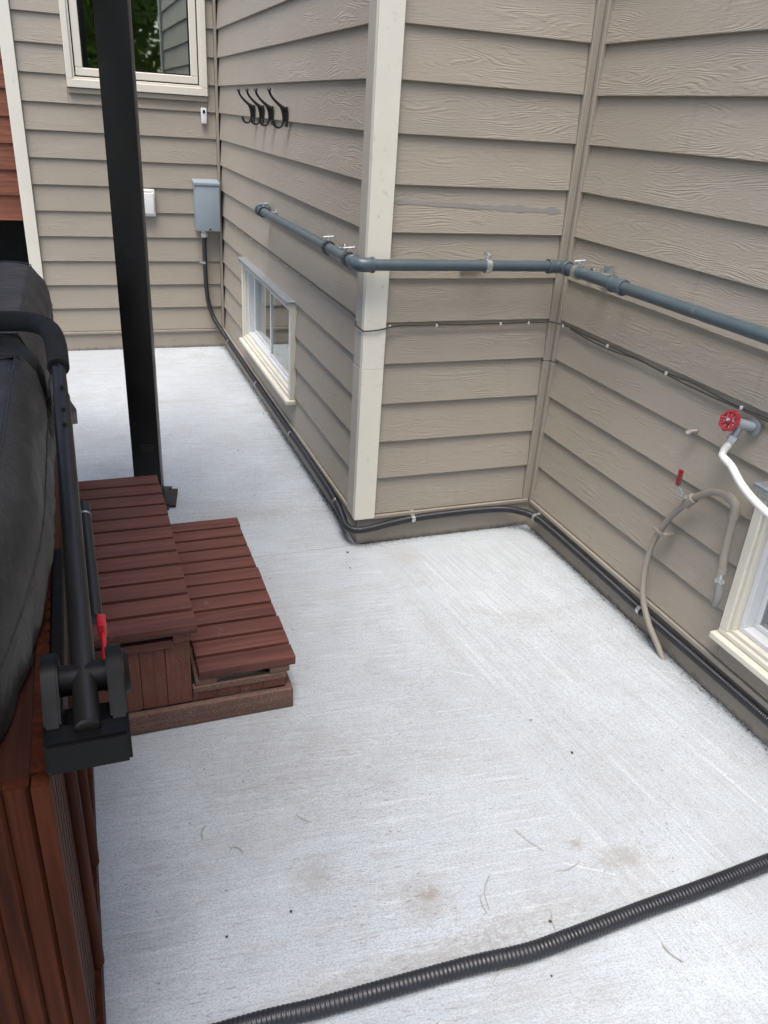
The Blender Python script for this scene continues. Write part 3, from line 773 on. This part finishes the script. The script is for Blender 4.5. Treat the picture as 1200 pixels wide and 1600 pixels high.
# ------------------------------------------------------------------ spa steps
st = tag(empty('spa_steps', (0.2, 2.0, 0)), 'two-tread red-brown slatted wooden steps beside the hot tub', 'steps')
def slat_obj(x0, x1, y0, y1, z0, z1, m, nm='tread_slat'):
    o = box(nm, x0, x1, y0, y1, z0, z1, m, st, 0.004, 2)
    o.rotation_euler = (random.uniform(-.012, .012), random.uniform(-.004, .004), random.uniform(-.006, .006))
    return o
n = 12
for k in range(n):
    p = (3.125-2.0)/n; y = 2.0+k*p
    slat_obj(-0.088+random.uniform(-.002, .002), 0.222+random.uniform(-.003, .003), y, y+p-0.014, 0.345, 0.375, M['treadwood'])
for k in range(n):
    p = (3.035-2.015)/n; y = 2.015+k*p
    slat_obj(0.2235+random.uniform(-.001, .001), 0.527+random.uniform(-.003, .003), y, y+p-0.013, 0.157, 0.188, M['treadwood'])
# base and front, lower flight
box('base_board', -0.085, 0.519, 1.998, 2.022, 0.0, 0.074, M['basewood'], st, 0.006, 2)
box('base_board', 0.497, 0.5205, 2.0225, 3.02, 0.0, 0.070, M['basewood'], st, 0.004, 2)
box('rail', 0.2035, 0.500, 2.018, 2.040, 0.106, 0.131, M['basewood'], st, 0.003)
box('bearer', 0.212, 0.278, 2.020, 2.975, 0.1315, 0.1563, M['basewood'], st, 0.003)
box('bearer', 0.445, 0.510, 2.018, 2.985, 0.1315, 0.1563, M['basewood'], st, 0.003)
for k in range(4):
    x = 0.2035+k*0.0735
    box('front_board', x, x+0.0725, 2.0235, 2.046, 0.0745, 0.1055, M['frontwood'], st, 0.0015)
for k in range(11):
    y = 2.049+k*0.0875
    box('side_board', 0.482, 0.496, y, y+0.0865, 0.003, 0.131, M['frontwood'], st, 0.0015)
# front of the upper flight
box('bearer', 0.152, 0.2115, 2.010, 3.08, 0.3125, 0.3445, M['frontwood'], st, 0.003)
box('bearer', -0.080, -0.020, 2.026, 3.08, 0.3125, 0.3445, M['frontwood'], st, 0.003)
box('rail', -0.080, 0.151, 2.012, 2.034, 0.2935, 0.322, M['treadwood'], st, 0.003)
for k in range(4):
    x = -0.094+k*0.0740
    box('front_board', x, x+0.0728, 2.0235, 2.046, 0.0745, 0.2932 if k < 3 else 0.312, M['frontwood'], st, 0.0015)
for k in range(12):
    y = 2.047+k*0.0875
    box('side_board', 0.1885, 0.2025, y, y+0.0865, 0.003, 0.312, M['frontwood'], st, 0.0015)
box('back_panel', -0.08, 0.187, 3.06, 3.08, 0.003, 0.312, M['frontwood'], st)

# ------------------------------------------------------------------ grey pipe round the corner
PZ = 1.243; PR = 0.0215; px_, py_, pd_ = 0.990, 2.930, 1.868
pp = tag(empty('grey_pipe', (px_, py_, PZ)), 'grey plastic pipe clamped along the siding around both corners', 'pipe')
cyl('pipe_run', (px_, 4.70, PZ-0.008), (px_, py_+0.045, PZ), PR, M['pvc'], pp, 20)
cyl('pipe_run', (px_+0.045, py_, PZ), (pd_-0.045, py_, PZ-0.004), PR, M['pvc'], pp, 20)
cyl('pipe_run', (pd_, py_-0.045, PZ-0.004), (pd_, -1.0, PZ+0.004), PR, M['pvc'], pp, 20)
def elbow(c, d1, d2, nm='elbow'):
    c = Vector(c); d1 = Vector(d1); d2 = Vector(d2)
    e = tube(nm, [c+d1*0.058, c+d1*0.038, c+d1*0.016+d2*0.005, c+d1*0.005+d2*0.016, c+d2*0.038, c+d2*0.058], PR+0.0055, M['pvc'], pp, 20, step=0.006)
    for d in (d1, d2): cyl('elbow_rim', c+d*0.048, c+d*0.062, PR+0.0085, M['pvc'], e, 20, None, 0.002)
elbow((px_, py_, PZ), (0, 1, 0), (1, 0, 0))
elbow((pd_, py_, PZ-0.004), (-1, 0, 0), (0, -1, 0))
elbow((px_, 4.745, PZ-0.008), (0, -1, 0), (1, 0, 0))
cyl('wall_stub', (px_+0.045, 4.745, PZ-0.008), (XB-0.006, 4.745, PZ-0.008), PR, M['pvc'], pp, 16)
cp = cyl('coupling', (pd_, 2.565, PZ-0.004), (pd_, 2.490, PZ-0.004), PR+0.0055, M['pvc'], pp, 20, None, 0.002)
for y in (2.562, 2.500): cyl('coupling_rim', (pd_, y, PZ-0.004), (pd_, y-0.012, PZ-0.004), PR+0.0085, M['pvc'], cp, 20, None, 0.002)
def clamp(c, axis, wall, band='zinc'):
    """split ring, threaded rod to the wall, wing screw on top"""
    c = Vector(c); ax = Vector(axis); wl = Vector(wall)
    P = []
    upv = Vector((0, 0, 1)); sdv = ax.cross(upv)
    bm = bmesh.new(); rings = []
    for k in range(24):
        a = 2*math.pi*k/24; d = upv*math.cos(a)+sdv*math.sin(a); ring = []
        for (s, rr) in ((-.012, PR+.001), (-.012, PR+.007), (.012, PR+.007), (.012, PR+.001)): ring.append(bm.verts.new(d*rr+ax*s))
        rings.append(ring)
    for k in range(24):
        a, b = rings[k], rings[(k+1) % 24]
        for i in range(4): bm.faces.new((a[i], a[(i+1) % 4], b[(i+1) % 4], b[i]))
    o = put('clamp', mesh_from(bm, M[band], True, 'clamp', 40), c, pp)
    q = c + upv*(PR+0.004)
    cyl('clamp_screw', q, q+upv*0.026, 0.0042, M['zinc'], o, 8)
    cyl('wing_nut', q+upv*0.016-wl*0.020+ax*0.006, q+upv*0.021+wl*0.020-ax*0.008, 0.0042, M['zinc'], o, 8)
    cyl('lug', q-ax*0.010+upv*0.004, q+ax*0.010+upv*0.004, 0.007, M['zinc'], o, 8)
    cyl('threaded_rod', c+wl*(PR+0.004), c+wl*0.068, 0.0045, M['zinc'], o, 8)
    cyl('wall_plate', c+wl*0.066, c+wl*0.070, 0.018, M['zinc'], o, 6)
clamp((px_, 3.33, PZ), (0, 1, 0), (1, 0, 0), 'pvcdark')
clamp((px_, 4.60, PZ-0.008), (0, 1, 0), (1, 0, 0), 'pvcdark')
clamp((px_, 3.05, PZ), (0, 1, 0), (1, 0, 0), 'pvcdark')
clamp((1.530, py_, PZ-0.003), (1, 0, 0), (0, 1, 0))
clamp((pd_, 2.800, PZ-0.004), (0, 1, 0), (1, 0, 0))
clamp((pd_, 0.4, PZ), (0, 1, 0), (1, 0, 0))
boxes('wall_bracket', [(XD-0.012, XD-0.008, 2.655, 2.715, PZ-0.005, PZ+0.040), (XD-0.050, XD-0.0125, 2.665, 2.705, PZ+0.006, PZ+0.010)], M['zinc'], pp)
cyl('bracket_bolt', (XD-0.040, 2.685, PZ+0.0105), (XD-0.040, 2.685, PZ+0.032), 0.006, M['zinc'], pp, 6)
box('wall_bracket', 1.440, 1.520, YC-0.012, YC-0.008, PZ-0.035, PZ-0.005, M['zinc'], pp)

# ------------------------------------------------------------------ electrical box and the black conduit
eb = tag(empty('electrical_box', (0.95, YA-0.06, 0.9)), 'grey metal electrical box beside the inner corner on the far wall', 'electrical box')
box('case', 0.858, 1.030, YA-0.098, YA-0.004, 0.903, 1.236, M['greypaint'], eb, 0.004, 2)
box('door', 0.864, 1.034, YA-0.106, YA-0.0985, 0.898, 1.215, M['greypaint'], eb, 0.003, 2)
prism('rain_hood', [(YA-0.112, 1.217), (YA-0.112, 1.232), (YA-0.003, 1.252), (YA-0.003, 1.237)], 'x', 0.850, 1.038, M['greypaint'], eb)
box('hasp', 0.950, 0.966, YA-0.112, YA-0.1065, 0.906, 0.914, M['blackplastic'], eb)
cyl('conduit_fitting', (0.922, YA-0.045, 0.902), (0.922, YA-0.045, 0.850), 0.020, M['zinc'], eb, 14)
cyl('fitting_nut', (0.922, YA-0.045, 0.876), (0.922, YA-0.045, 0.848), 0.025, M['hosewhite'], eb, 6)

cd = tag(empty('wall_conduit', (1.1, 2.97, 0.1)), 'ribbed black conduit clipped along the foundation from the electrical box', 'conduit')
cdo = 0.017
path = [(0.922, YA-0.045, 0.87), (0.920, YA-0.035, 0.72), (0.922, YA-0.030, 0.52), (0.935, YA-0.032, 0.36), (0.972, YA-0.045, 0.235), (1.012, YA-0.10, 0.165), (1.036, YA-0.24, 0.120),
        (1.040, 5.60, 0.110), (1.041, 5.00, 0.106), (1.040, 4.40, 0.110), (1.041, 3.90, 0.110), (1.040, 3.55, 0.109), (1.036, 3.26, 0.104), (1.029, 3.12, 0.090), (1.020, 3.03, 0.083), (1.045, 2.972, 0.088), (1.11, 2.968, 0.090),
        (1.20, 2.974, 0.100), (1.32, 2.977, 0.112), (1.50, 2.976, 0.118), (1.68, 2.976, 0.117), (1.79, 2.970, 0.112), (1.86, 2.945, 0.104), (1.905, 2.885, 0.100),
        (1.917, 2.75, 0.098), (1.918, 2.40, 0.097), (1.917, 2.05, 0.095), (1.918, 1.70, 0.098), (1.917, 1.35, 0.102), (1.917, 0.8, 0.10), (1.917, -2.4, 0.10)]
o = tube('conduit_tube', path, cdo, M['conduit'], cd, 12, ridge=0.0016, pitch=0.0085)
def strap(p, t, out, up):
    p = Vector(p); t = Vector(t).normalized(); out = Vector(out)
    bm = bmesh.new(); rings = []
    side = t.cross(out).normalized()
    pts = [(-0.036, -0.017), (-0.022, -0.016)] + [((cdo+.002)*math.cos(R(a)), (cdo+.002)*math.sin(R(a))) for a in (200, 165, 130, 95, 60, 20, -20)]
    for (s, d) in pts: rings.append([bm.verts.new(side*s+out*(d+e)+t*w_) for (w_, e) in ((-.009, 0), (.009, 0), (.009, .0018), (-.009, .0018))])
    for a, b in zip(rings, rings[1:]):
        for i in range(4): bm.faces.new((a[i], a[(i+1) % 4], b[(i+1) % 4], b[i]))
    bm.faces.new(rings[0]); bm.faces.new(rings[-1][::-1])
    put('conduit_clip', mesh_from(bm, M['zinc'], True, 'clip', 40), p, cd)
strap((0.915, YA-0.030, 0.66), (0, 0, 1), (0, -1, 0), 0)
for y, z in ((6.10, 0.118), (5.06, 0.107), (4.12, 0.110), (3.24, 0.103)): strap((1.040, y, z), (0, 1, 0), (-1, 0, 0), 0)
strap((1.32, 2.977, 0.112), (1, 0, 0), (0, -1, 0), 0)
strap((1.908, 2.87, 0.100), (0.1, -1, 0), (-1, 0, 0), 0)
strap((1.917, 2.07, 0.095), (0, 1, 0), (-1, 0, 0), 0)

fh = tube('floor_conduit', [(-0.12, 1.03, 0.0212), (0.193, 1.022, 0.0212), (0.33, 1.012, 0.0212), (0.535, 1.005, 0.0212), (0.70, 0.998, 0.0212), (0.82, 0.988, 0.0212), (0.925, 0.990, 0.0212), (1.152, 1.001, 0.0212), (1.354, 1.008, 0.0212), (1.578, 1.020, 0.0212), (1.80, 1.03, 0.0212), (1.86, 1.0, 0.0212), (1.885, 0.8, 0.0212), (1.89, -0.5, 0.0212)],
          0.0215, M['conduit'], None, 14, ridge=0.0018, pitch=0.0105)
tag(fh, 'thick ribbed black conduit lying loose across the concrete in the foreground', 'conduit')

# ------------------------------------------------------------------ thin cable along the course, white clips
cb = tag(empty('thin_cable', (1.0, 2.95, 1.0)), 'thin dark cable with small white clips tucked under one siding course', 'cable')
cz = Z0+5*DZ-0.010
P = []
y = 6.3
while y > 3.12: P.append((XB-0.0055, y, cz+0.008+0.002*mnoise.noise((y*3, 0, 0)))); y -= 0.12
P += [(XB-0.012, 3.10, cz), (XB-0.030, 3.06, cz-0.008), (XB-0.026, 2.99, cz-0.014), (XB-0.018, YC-0.026, cz-0.016), (XB+0.04, YC-0.027, cz-0.012), (XB+0.085, YC-0.022, cz-0.004)]
x = XB+0.15
while x < XD-0.08: P.append((x, YC-0.009, cz-0.001+0.006*mnoise.noise((x*7, 3, 0)))); x += 0.08
P += [(XD-0.05, YC-0.020, cz+0.002), (XD-0.022, YC-0.035, cz-0.002)]
y = 2.90
while y > -2.0: P.append((XD-0.009, y, cz-0.002+0.006*mnoise.noise((y*5, 9, 0)))); y -= 0.08
tube('cable', P, 0.0030, M['cord'], cb, 7)
P2 = [(XD-0.008, 2.88, cz-0.006), (XD-0.012, 2.70, cz-0.014), (XD-0.013, 2.55, cz-0.012), (XD-0.009, 2.40, cz-0.004), (XD-0.011, 2.2, cz-0.010), (XD-0.012, 2.0, cz-0.012), (XD-0.012, 1.5, cz-0.006), (XD-0.012, 0.5, cz-0.006)]
tube('cable', P2, 0.0030, M['cord'], cb, 7)
def clip(p, out, m='clipwhite', s=0.0045):
    p = Vector(p)
    box('cable_clip', p.x-s, p.x+s, p.y-s, p.y+s, p.z-0.007, p.z+0.006, M[m], cb, 0.002)
for yy in (6.0, 5.75, 5.5, 5.25, 5.0, 4.75, 4.5, 4.28, 4.05, 3.82): clip((XB-0.010, yy, cz+0.001), (-1, 0, 0), 'taupe', 0.004)
for xx in (1.155, 1.36, 1.655, 1.79): clip((xx, YC-0.012, cz-0.003), (0, -1, 0))
for yy in (2.93, 2.60, 2.235, 1.86, 1.5, 1.1): clip((XD-0.014, yy, cz-0.004), (-1, 0, 0))

# ------------------------------------------------------------------ coat hooks
hook_lab = ['coat hook of black iron nearest the far corner, leftmost of four', 'second black iron coat hook from the left in the row',
            'third black iron coat hook from the left in the row', 'rightmost black iron coat hook, set a little apart from the others']
def hook(y, lab):
    h = tag(empty('coat_hook', (XB-0.004, y, 1.72)), lab, 'coat hook', 'coat hooks on the long wall')
    X = XB-0.006; zc = 1.715
    prism('back_plate', [(y-0.017, zc-0.045), (y-0.020, zc-0.02), (y-0.014, zc+0.0), (y-0.020, zc+0.02), (y-0.016, zc+0.045), (y+0.016, zc+0.045), (y+0.020, zc+0.02), (y+0.014, zc), (y+0.020, zc-0.02), (y+0.017, zc-0.045)], 'x', X-0.008, X, M['iron'], h)
    # triangular web with two pierced eyes is read as two arms meeting at the plate
    tube('upper_arm', [(X-0.004, y, zc+0.030), (X-0.036, y, zc+0.048), (X-0.068, y, zc+0.074), (X-0.087, y, zc+0.098), (X-0.091, y, zc+0.118)], [0.0105, 0.0085, 0.0066, 0.0058, 0.0062], M['iron'], h, 8, step=0.008)
    tube('lower_arm', [(X-0.034, y, zc+0.050), (X-0.022, y, zc+0.015), (X-0.020, y, zc-0.020), (X-0.030, y, zc-0.044), (X-0.050, y, zc-0.050), (X-0.066, y, zc-0.040), (X-0.071, y, zc-0.020)], [0.0075, 0.0068, 0.0064, 0.0062, 0.0056, 0.0056, 0.0072], M['iron'], h, 8, step=0.008)
    prism('web', [(X-0.004, zc+0.036), (X-0.034, zc+0.052), (X-0.024, zc+0.020), (X-0.020, zc-0.015), (X-0.004, zc-0.028)], 'y', y-0.004, y+0.004, M['iron'], h)
    cyl('tip', (X-0.091, y, zc+0.110), (X-0.092, y, zc+0.125), 0.0115, M['iron'], h, 10, 0.008, 0.003)
for y, lab in zip((5.13, 4.885, 4.655, 4.335), hook_lab): hook(y, lab)

# ------------------------------------------------------------------ sensor and outlet cover on the far wall
sn = tag(empty('wall_sensor', (0.952, YA, 1.67)), 'small white sensor with dark eye below the window corner', 'sensor')
box('body', 0.934, 0.972, YA-0.030, YA-0.006, 1.622, 1.722, M['white'], sn, 0.004, 2)
box('lens', 0.944, 0.962, YA-0.033, YA-0.0302, 1.686, 1.708, M['blackgloss'], sn, 0.0015)
oc = tag(empty('outlet_cover', (0.53, YA, 1.08)), 'white outdoor outlet cover half hidden behind the black post', 'outlet cover')
box('base', 0.455, 0.578, YA-0.030, YA-0.006, 0.985, 1.172, M['white'], oc, 0.006, 2)
box('lid', 0.462, 0.571, YA-0.050, YA-0.0305, 1.000, 1.150, M['white'], oc, 0.010, 3)
box('hinge', 0.480, 0.553, YA-0.046, YA-0.0305, 1.152, 1.164, M['white'], oc, 0.003)

# ------------------------------------------------------------------ water tap with red wheel and white hose
tp = tag(empty('water_tap', (XD, 1.80, 0.95)), 'brass-grey wall tap with red handwheel near the right edge', 'tap')
b = Vector((XD-0.008, 1.795, 0.950)); h0 = Vector((1.860, 1.828, 0.965)); dirn = (h0-b).normalized()
cyl('wall_flange', b, b+Vector((-0.006, 0, 0)), 0.028, M['galv'], tp, 20)
cyl('body', b, b.lerp(h0, 0.72), 0.0150, M['galv'], tp, 18, 0.0165, 0.003)
cyl('bonnet', b.lerp(h0, 0.72), b.lerp(h0, 0.95), 0.014, M['zinc'], tp, 8)
sp0 = b.lerp(h0, 0.50); sp1 = sp0+Vector((-0.014, 0.006, -0.046))
cyl('spout', sp0, sp1, 0.0115, M['galv'], tp, 14)
cyl('hose_nut', sp1-(sp1-sp0)*0.1, sp1+(sp1-sp0)*0.28, 0.0165, M['zinc'], tp, 8)
def wheel(c, ax, r):
    c = Vector(c); ax = Vector(ax).normalized(); a = ax.orthogonal().normalized(); b_ = ax.cross(a)
    bm = bmesh.new(); n = 48; rings = []
    for k in range(n):
        t = 2*math.pi*k/n; d = a*math.cos(t)+b_*math.sin(t); rr = r*(1+0.07*math.cos(8*t)); ring = []
        for s in range(6):
            q = 2*math.pi*s/6; ring.append(bm.verts.new(d*(rr+0.0055*math.cos(q))+ax*0.006*math.sin(q)))
        rings.append(ring)
    for k in range(n):
        A, B_ = rings[k], rings[(k+1) % n]
        for i in range(6): bm.faces.new((A[i], A[(i+1) % 6], B_[(i+1) % 6], B_[i]))
    for k in range(8):
        t = 2*math.pi*(k+.0)/8; d = a*math.cos(t)+b_*math.sin(t)
        sweep_bm(bm, [d*0.004, d*(r*0.5)-ax*0.002, d*r], [0.0058, 0.0048, 0.0062], 6)
    sweep_bm(bm, [-ax*0.007, ax*0.007], 0.011, 10)
    o = put('handwheel', mesh_from(bm, M['red'], True, 'handwheel', 40), c, tp)
    cyl('wheel_screw', c+ax*0.0072, c+ax*0.0115, 0.0055, M['zinc'], o, 8)
wheel(h0, dirn + Vector((-0.25, -0.55, 0.35)), 0.030)
hs = empty('white_hose', sp1); tag(hs, 'white hose hanging from the red-wheeled tap in front of the right window', 'hose')
e = sp1+(sp1-sp0)*0.28
cyl('hose_end', e, e+(sp1-sp0)*0.35, 0.0115, M['hosewhite'], hs, 10)
e2 = e+(sp1-sp0)*0.30
tube('hose_tube', [e2, e2+Vector((-0.010, 0.004, -0.035)), (1.850, 1.762, 0.838), (1.847, 1.712, 0.808), (1.845, 1.655, 0.785), (1.843, 1.585, 0.768), (1.843, 1.50, 0.755), (1.845, 1.38, 0.74), (1.85, 1.1, 0.62), (1.85, 0.7, 0.5)], [0.0125]*2, M['hosewhite'], hs, 12)

# ------------------------------------------------------------------ taupe hose loop with ball valve
hz = tag(empty('taupe_hose', (1.90, 1.88, 0)), 'taupe painted hose rising from the slab and looping by the right window', 'hose')
HX = 1.905
hp = [(HX+0.004, 1.885, -0.01), (HX-0.002, 1.93, 0.035), (HX-0.012, 1.99, 0.095), (HX-0.018, 2.045, 0.18), (HX-0.012, 2.075, 0.29), (HX-0.005, 2.073, 0.395), (HX, 2.050, 0.465), (HX-0.002, 2.020, 0.530), (HX-0.004, 1.960, 0.612), (HX-0.008, 1.905, 0.668), (HX-0.012, 1.850, 0.705), (HX-0.016, 1.790, 0.722), (HX-0.018, 1.755, 0.718)]
tube('hose_tube', hp, 0.0115, M['hosetaupe'], hz, 12)
tube('elbow', [(HX-0.016, 1.780, 0.722), (HX-0.019, 1.748, 0.716), (HX-0.022, 1.732, 0.700), (HX-0.024, 1.728, 0.668)], 0.0155, M['hosetaupe'], hz, 12, step=0.006)
tube('drop_tube', [(HX-0.024, 1.728, 0.680), (HX-0.027, 1.724, 0.60), (HX-0.026, 1.720, 0.53), (HX-0.024, 1.714, 0.480)], 0.0135, M['hosetaupe'], hz, 12)
cyl('end_band', (HX-0.024, 1.715, 0.492), (HX-0.024, 1.713, 0.474), 0.0162, M['hosetaupe'], hz, 12)
cyl('end_fitting', (HX-0.024, 1.713, 0.474), (HX-0.026, 1.710, 0.440), 0.0095, M['zinc'], hz, 10)
cyl('end_ring', (HX-0.032, 1.711, 0.444), (HX-0.016, 1.711, 0.444), 0.014, M['zinc'], hz, 12)
tube('rubber_nozzle', [(HX-0.026, 1.710, 0.442), (HX-0.026, 1.703, 0.415), (HX-0.030, 1.695, 0.390), (HX-0.034, 1.697, 0.362)], [0.012, 0.015, 0.014, 0.011], M['greyrubber'], hz, 10, step=0.01)
vb = cyl('valve_body', (HX-0.004, 1.962, 0.607), (HX-0.007, 1.930, 0.645), 0.0185, M['hosetaupe'], hz, 8)
cyl('valve_stem', (HX-0.006, 1.948, 0.630), (HX-0.040, 1.958, 0.652), 0.007, M['zinc'], vb, 8)
lv = prism('valve_lever', [(1.944, 0.640), (1.985, 0.658), (1.990, 0.668), (1.990, 0.722), (1.982, 0.726), (1.972, 0.722), (1.972, 0.672), (1.944, 0.656)], 'x', HX-0.044, HX-0.040, M['zinc'], vb)
box('lever_grip', HX-0.047, HX-0.037, 1.972, 1.990, 0.672, 0.732, M['red'], hz, 0.004, 2)
for z, yy in ((0.455, 2.055),):
    boxes('hose_strap', [(HX-0.020, HX-0.016, yy-0.028, yy+0.022, z-0.006, z+0.006), (HX-0.0155, XD-0.006, yy-0.045, yy-0.0285, z-0.006, z+0.006)], M['hosetaupe'], hz, 0.001)
stub = tag(empty('pipe_stub', (XD, 2.07, 0.84)), 'small taupe capped stub poking from the siding left of the tap', 'pipe stub')
cyl('stub_pipe', (XD-0.004, 2.030, 0.850), (XD-0.024, 2.040, 0.845), 0.007, M['hosetaupe'], stub, 10)
cyl('stub_cap', (XD-0.022, 2.039, 0.845), (XD-0.036, 2.045, 0.834), 0.0105, M['hosetaupe'], stub, 10, None, 0.002)

# ------------------------------------------------------------------ litter on the slab
def needle(x, y, L, ang, bend, m='littergreen', r=0.0014):
    c, s = math.cos(ang), math.sin(ang)
    P = [(x + c*L*t - s*bend*math.sin(math.pi*t), y + s*L*t + c*bend*math.sin(math.pi*t), 0.0015+r+0.003*math.sin(math.pi*t)) for t in (0, .25, .5, .75, 1)]
    o = tube('pine_needle', P, r, M[m], None, 5)
    return tag(o, 'dry curved pine needle lying on the pale concrete', 'pine needle', 'pine needles on the slab')
for a in ((0.80, 1.13, 0.10, 1.1, 0.012), (0.79, 1.12, 0.05, 1.5, 0.004), (1.02, 1.18, 0.08, 0.1, -0.01), (1.02, 1.25, 0.09, 2.0, 0.006), (1.16, 0.92, 0.06, -1.2, -0.008), (0.72, 0.955, 0.075, 0.2, 0.014), (0.93, 1.03, 0.05, 1.2, 0.004),
          (0.16, 1.55, 0.04, 1.3, 0.006), (0.22, 1.50, 0.04, -0.7, 0.008), (0.45, 1.52, 0.05, 2.3, 0.006)):
    needle(*a, r=random.uniform(0.0008, 0.0014))
def crumb(x, y, s):
    bm = bmesh.new(); bmesh.ops.create_icosphere(bm, subdivisions=1, radius=s)
    for v in bm.verts: v.co *= random.uniform(0.6, 1.2); v.co.z *= 0.5
    o = put('debris_crumb', mesh_from(bm, M['litterdark']), (x, y, s*0.35), rotz=random.random()*6)
    o.scale = (0.62, 0.62, 0.62)
    return tag(o, 'tiny dark crumb of debris on the concrete', 'debris', 'dark crumbs on the slab')
for a in ((0.33, 1.27, 0.007), (0.17, 1.25, 0.006), (0.93, 1.055, 0.007), (0.86, 0.93, 0.005), (0.97, 2.80, 0.006), (1.00, 2.93, 0.010), (0.62, 2.8, 0.006), (0.5, 3.3, 0.006), (0.75, 4.2, 0.007), (1.3, 1.55, 0.008), (1.25, 1.72, 0.006), (0.62, 2.42, 0.005), (0.30, 1.72, 0.004), (0.20, 1.8, 0.004), (0.72, 3.6, 0.006)):
    crumb(*a)
# ragged lip of grout and grit where the slab meets the walls
def seam_grit(name, p0, p1, out, n, m, spread, smax):
    bm = bmesh.new(); p0 = Vector(p0); p1 = Vector(p1); out = Vector(out); c = (p0+p1)/2
    for k in range(n):
        p = p0.lerp(p1, random.random()) + out*(random.random()**2.2)*spread
        s = random.uniform(0.25, 1)*smax
        vs = [bm.verts.new(p-c+Vector((random.uniform(-s, s), random.uniform(-s, s), 0.0))) for _ in range(3)] + [bm.verts.new(p-c+Vector((0, 0, s*random.uniform(.4, .8))))]
        for q in ((0, 1, 3), (1, 2, 3), (2, 0, 3)): bm.faces.new([vs[i] for i in q])
    o = put(name, mesh_from(bm, m), c)
    return tag(o, kind='stuff')
for (p0, p1, ou, n) in (((XB, YC, 0), (XB, YA, 0), (-1, 0, 0), 1500), ((XB, YC, 0), (XD, YC, 0), (0, -1, 0), 500), ((XD, YC, 0), (XD, 0.5, 0), (-1, 0, 0), 1100), ((-0.3, YA, 0), (XB, YA, 0), (0, -1, 0), 400)):
    seam_grit('seam_grit', p0, p1, ou, n, M['litterdark'], 0.022, 0.005)
    seam_grit('grout_crumbs', p0, p1, ou, n, M['conc'], 0.05, 0.006)

# ------------------------------------------------------------------ trees behind the viewer, mirrored in the far window
def tree(x, y, h, cr, lab, seed):
    rnd = random.Random(seed)
    t = tag(empty('tree', (x, y, -0.06)), lab, 'tree', 'garden trees mirrored in the far window')
    tube('trunk', [(x, y, -0.06), (x+0.05, y, h*0.3), (x-0.04, y+0.05, h*0.6), (x, y, h*0.95)], [0.16, 0.12, 0.08, 0.02], M['bark'], t, 10, step=0.2)
    bm = bmesh.new(); cz_ = h*0.55
    blobs = [(Vector((rnd.gauss(0, cr*.45), rnd.gauss(0, cr*.45), rnd.uniform(-h*.36, h*.42))), rnd.uniform(.35, .7)*cr*.6) for _ in range(26)]
    for bc, br in blobs:
        for _ in range(330):
            d = Vector((rnd.gauss(0, 1), rnd.gauss(0, 1), rnd.gauss(0, 1))).normalized()*br*rnd.random()**.4
            p = bc+d; s = rnd.uniform(.07, .14)
            a = Vector((rnd.gauss(0, 1), rnd.gauss(0, 1), rnd.gauss(0, 1))).normalized(); b_ = a.orthogonal().normalized()
            bm.faces.new([bm.verts.new(p+a*s), bm.verts.new(p+b_*s*.5), bm.verts.new(p-a*s), bm.verts.new(p-b_*s*.5)])
    me = bpy.data.meshes.new('crown'); bm.to_mesh(me); bm.free(); me.materials.append(M['leaf'])
    tag(put('crown', me, (x, y, cz_), t), kind='stuff')
tree(0.4, -6.5, 5.5, 1.5, 'leafy green tree mirrored left in the far upper window', 1)
tree(2.9, -7.8, 6.5, 1.8, 'leafy green tree mirrored in the middle of the far window', 2)
tree(1.5, -9.6, 7.0, 2.2, 'tallest leafy tree mirrored behind the others in the far window', 4)
tree(-2.2, -8.0, 6.0, 1.8, 'leafy green tree mirrored at the far window edge', 3)
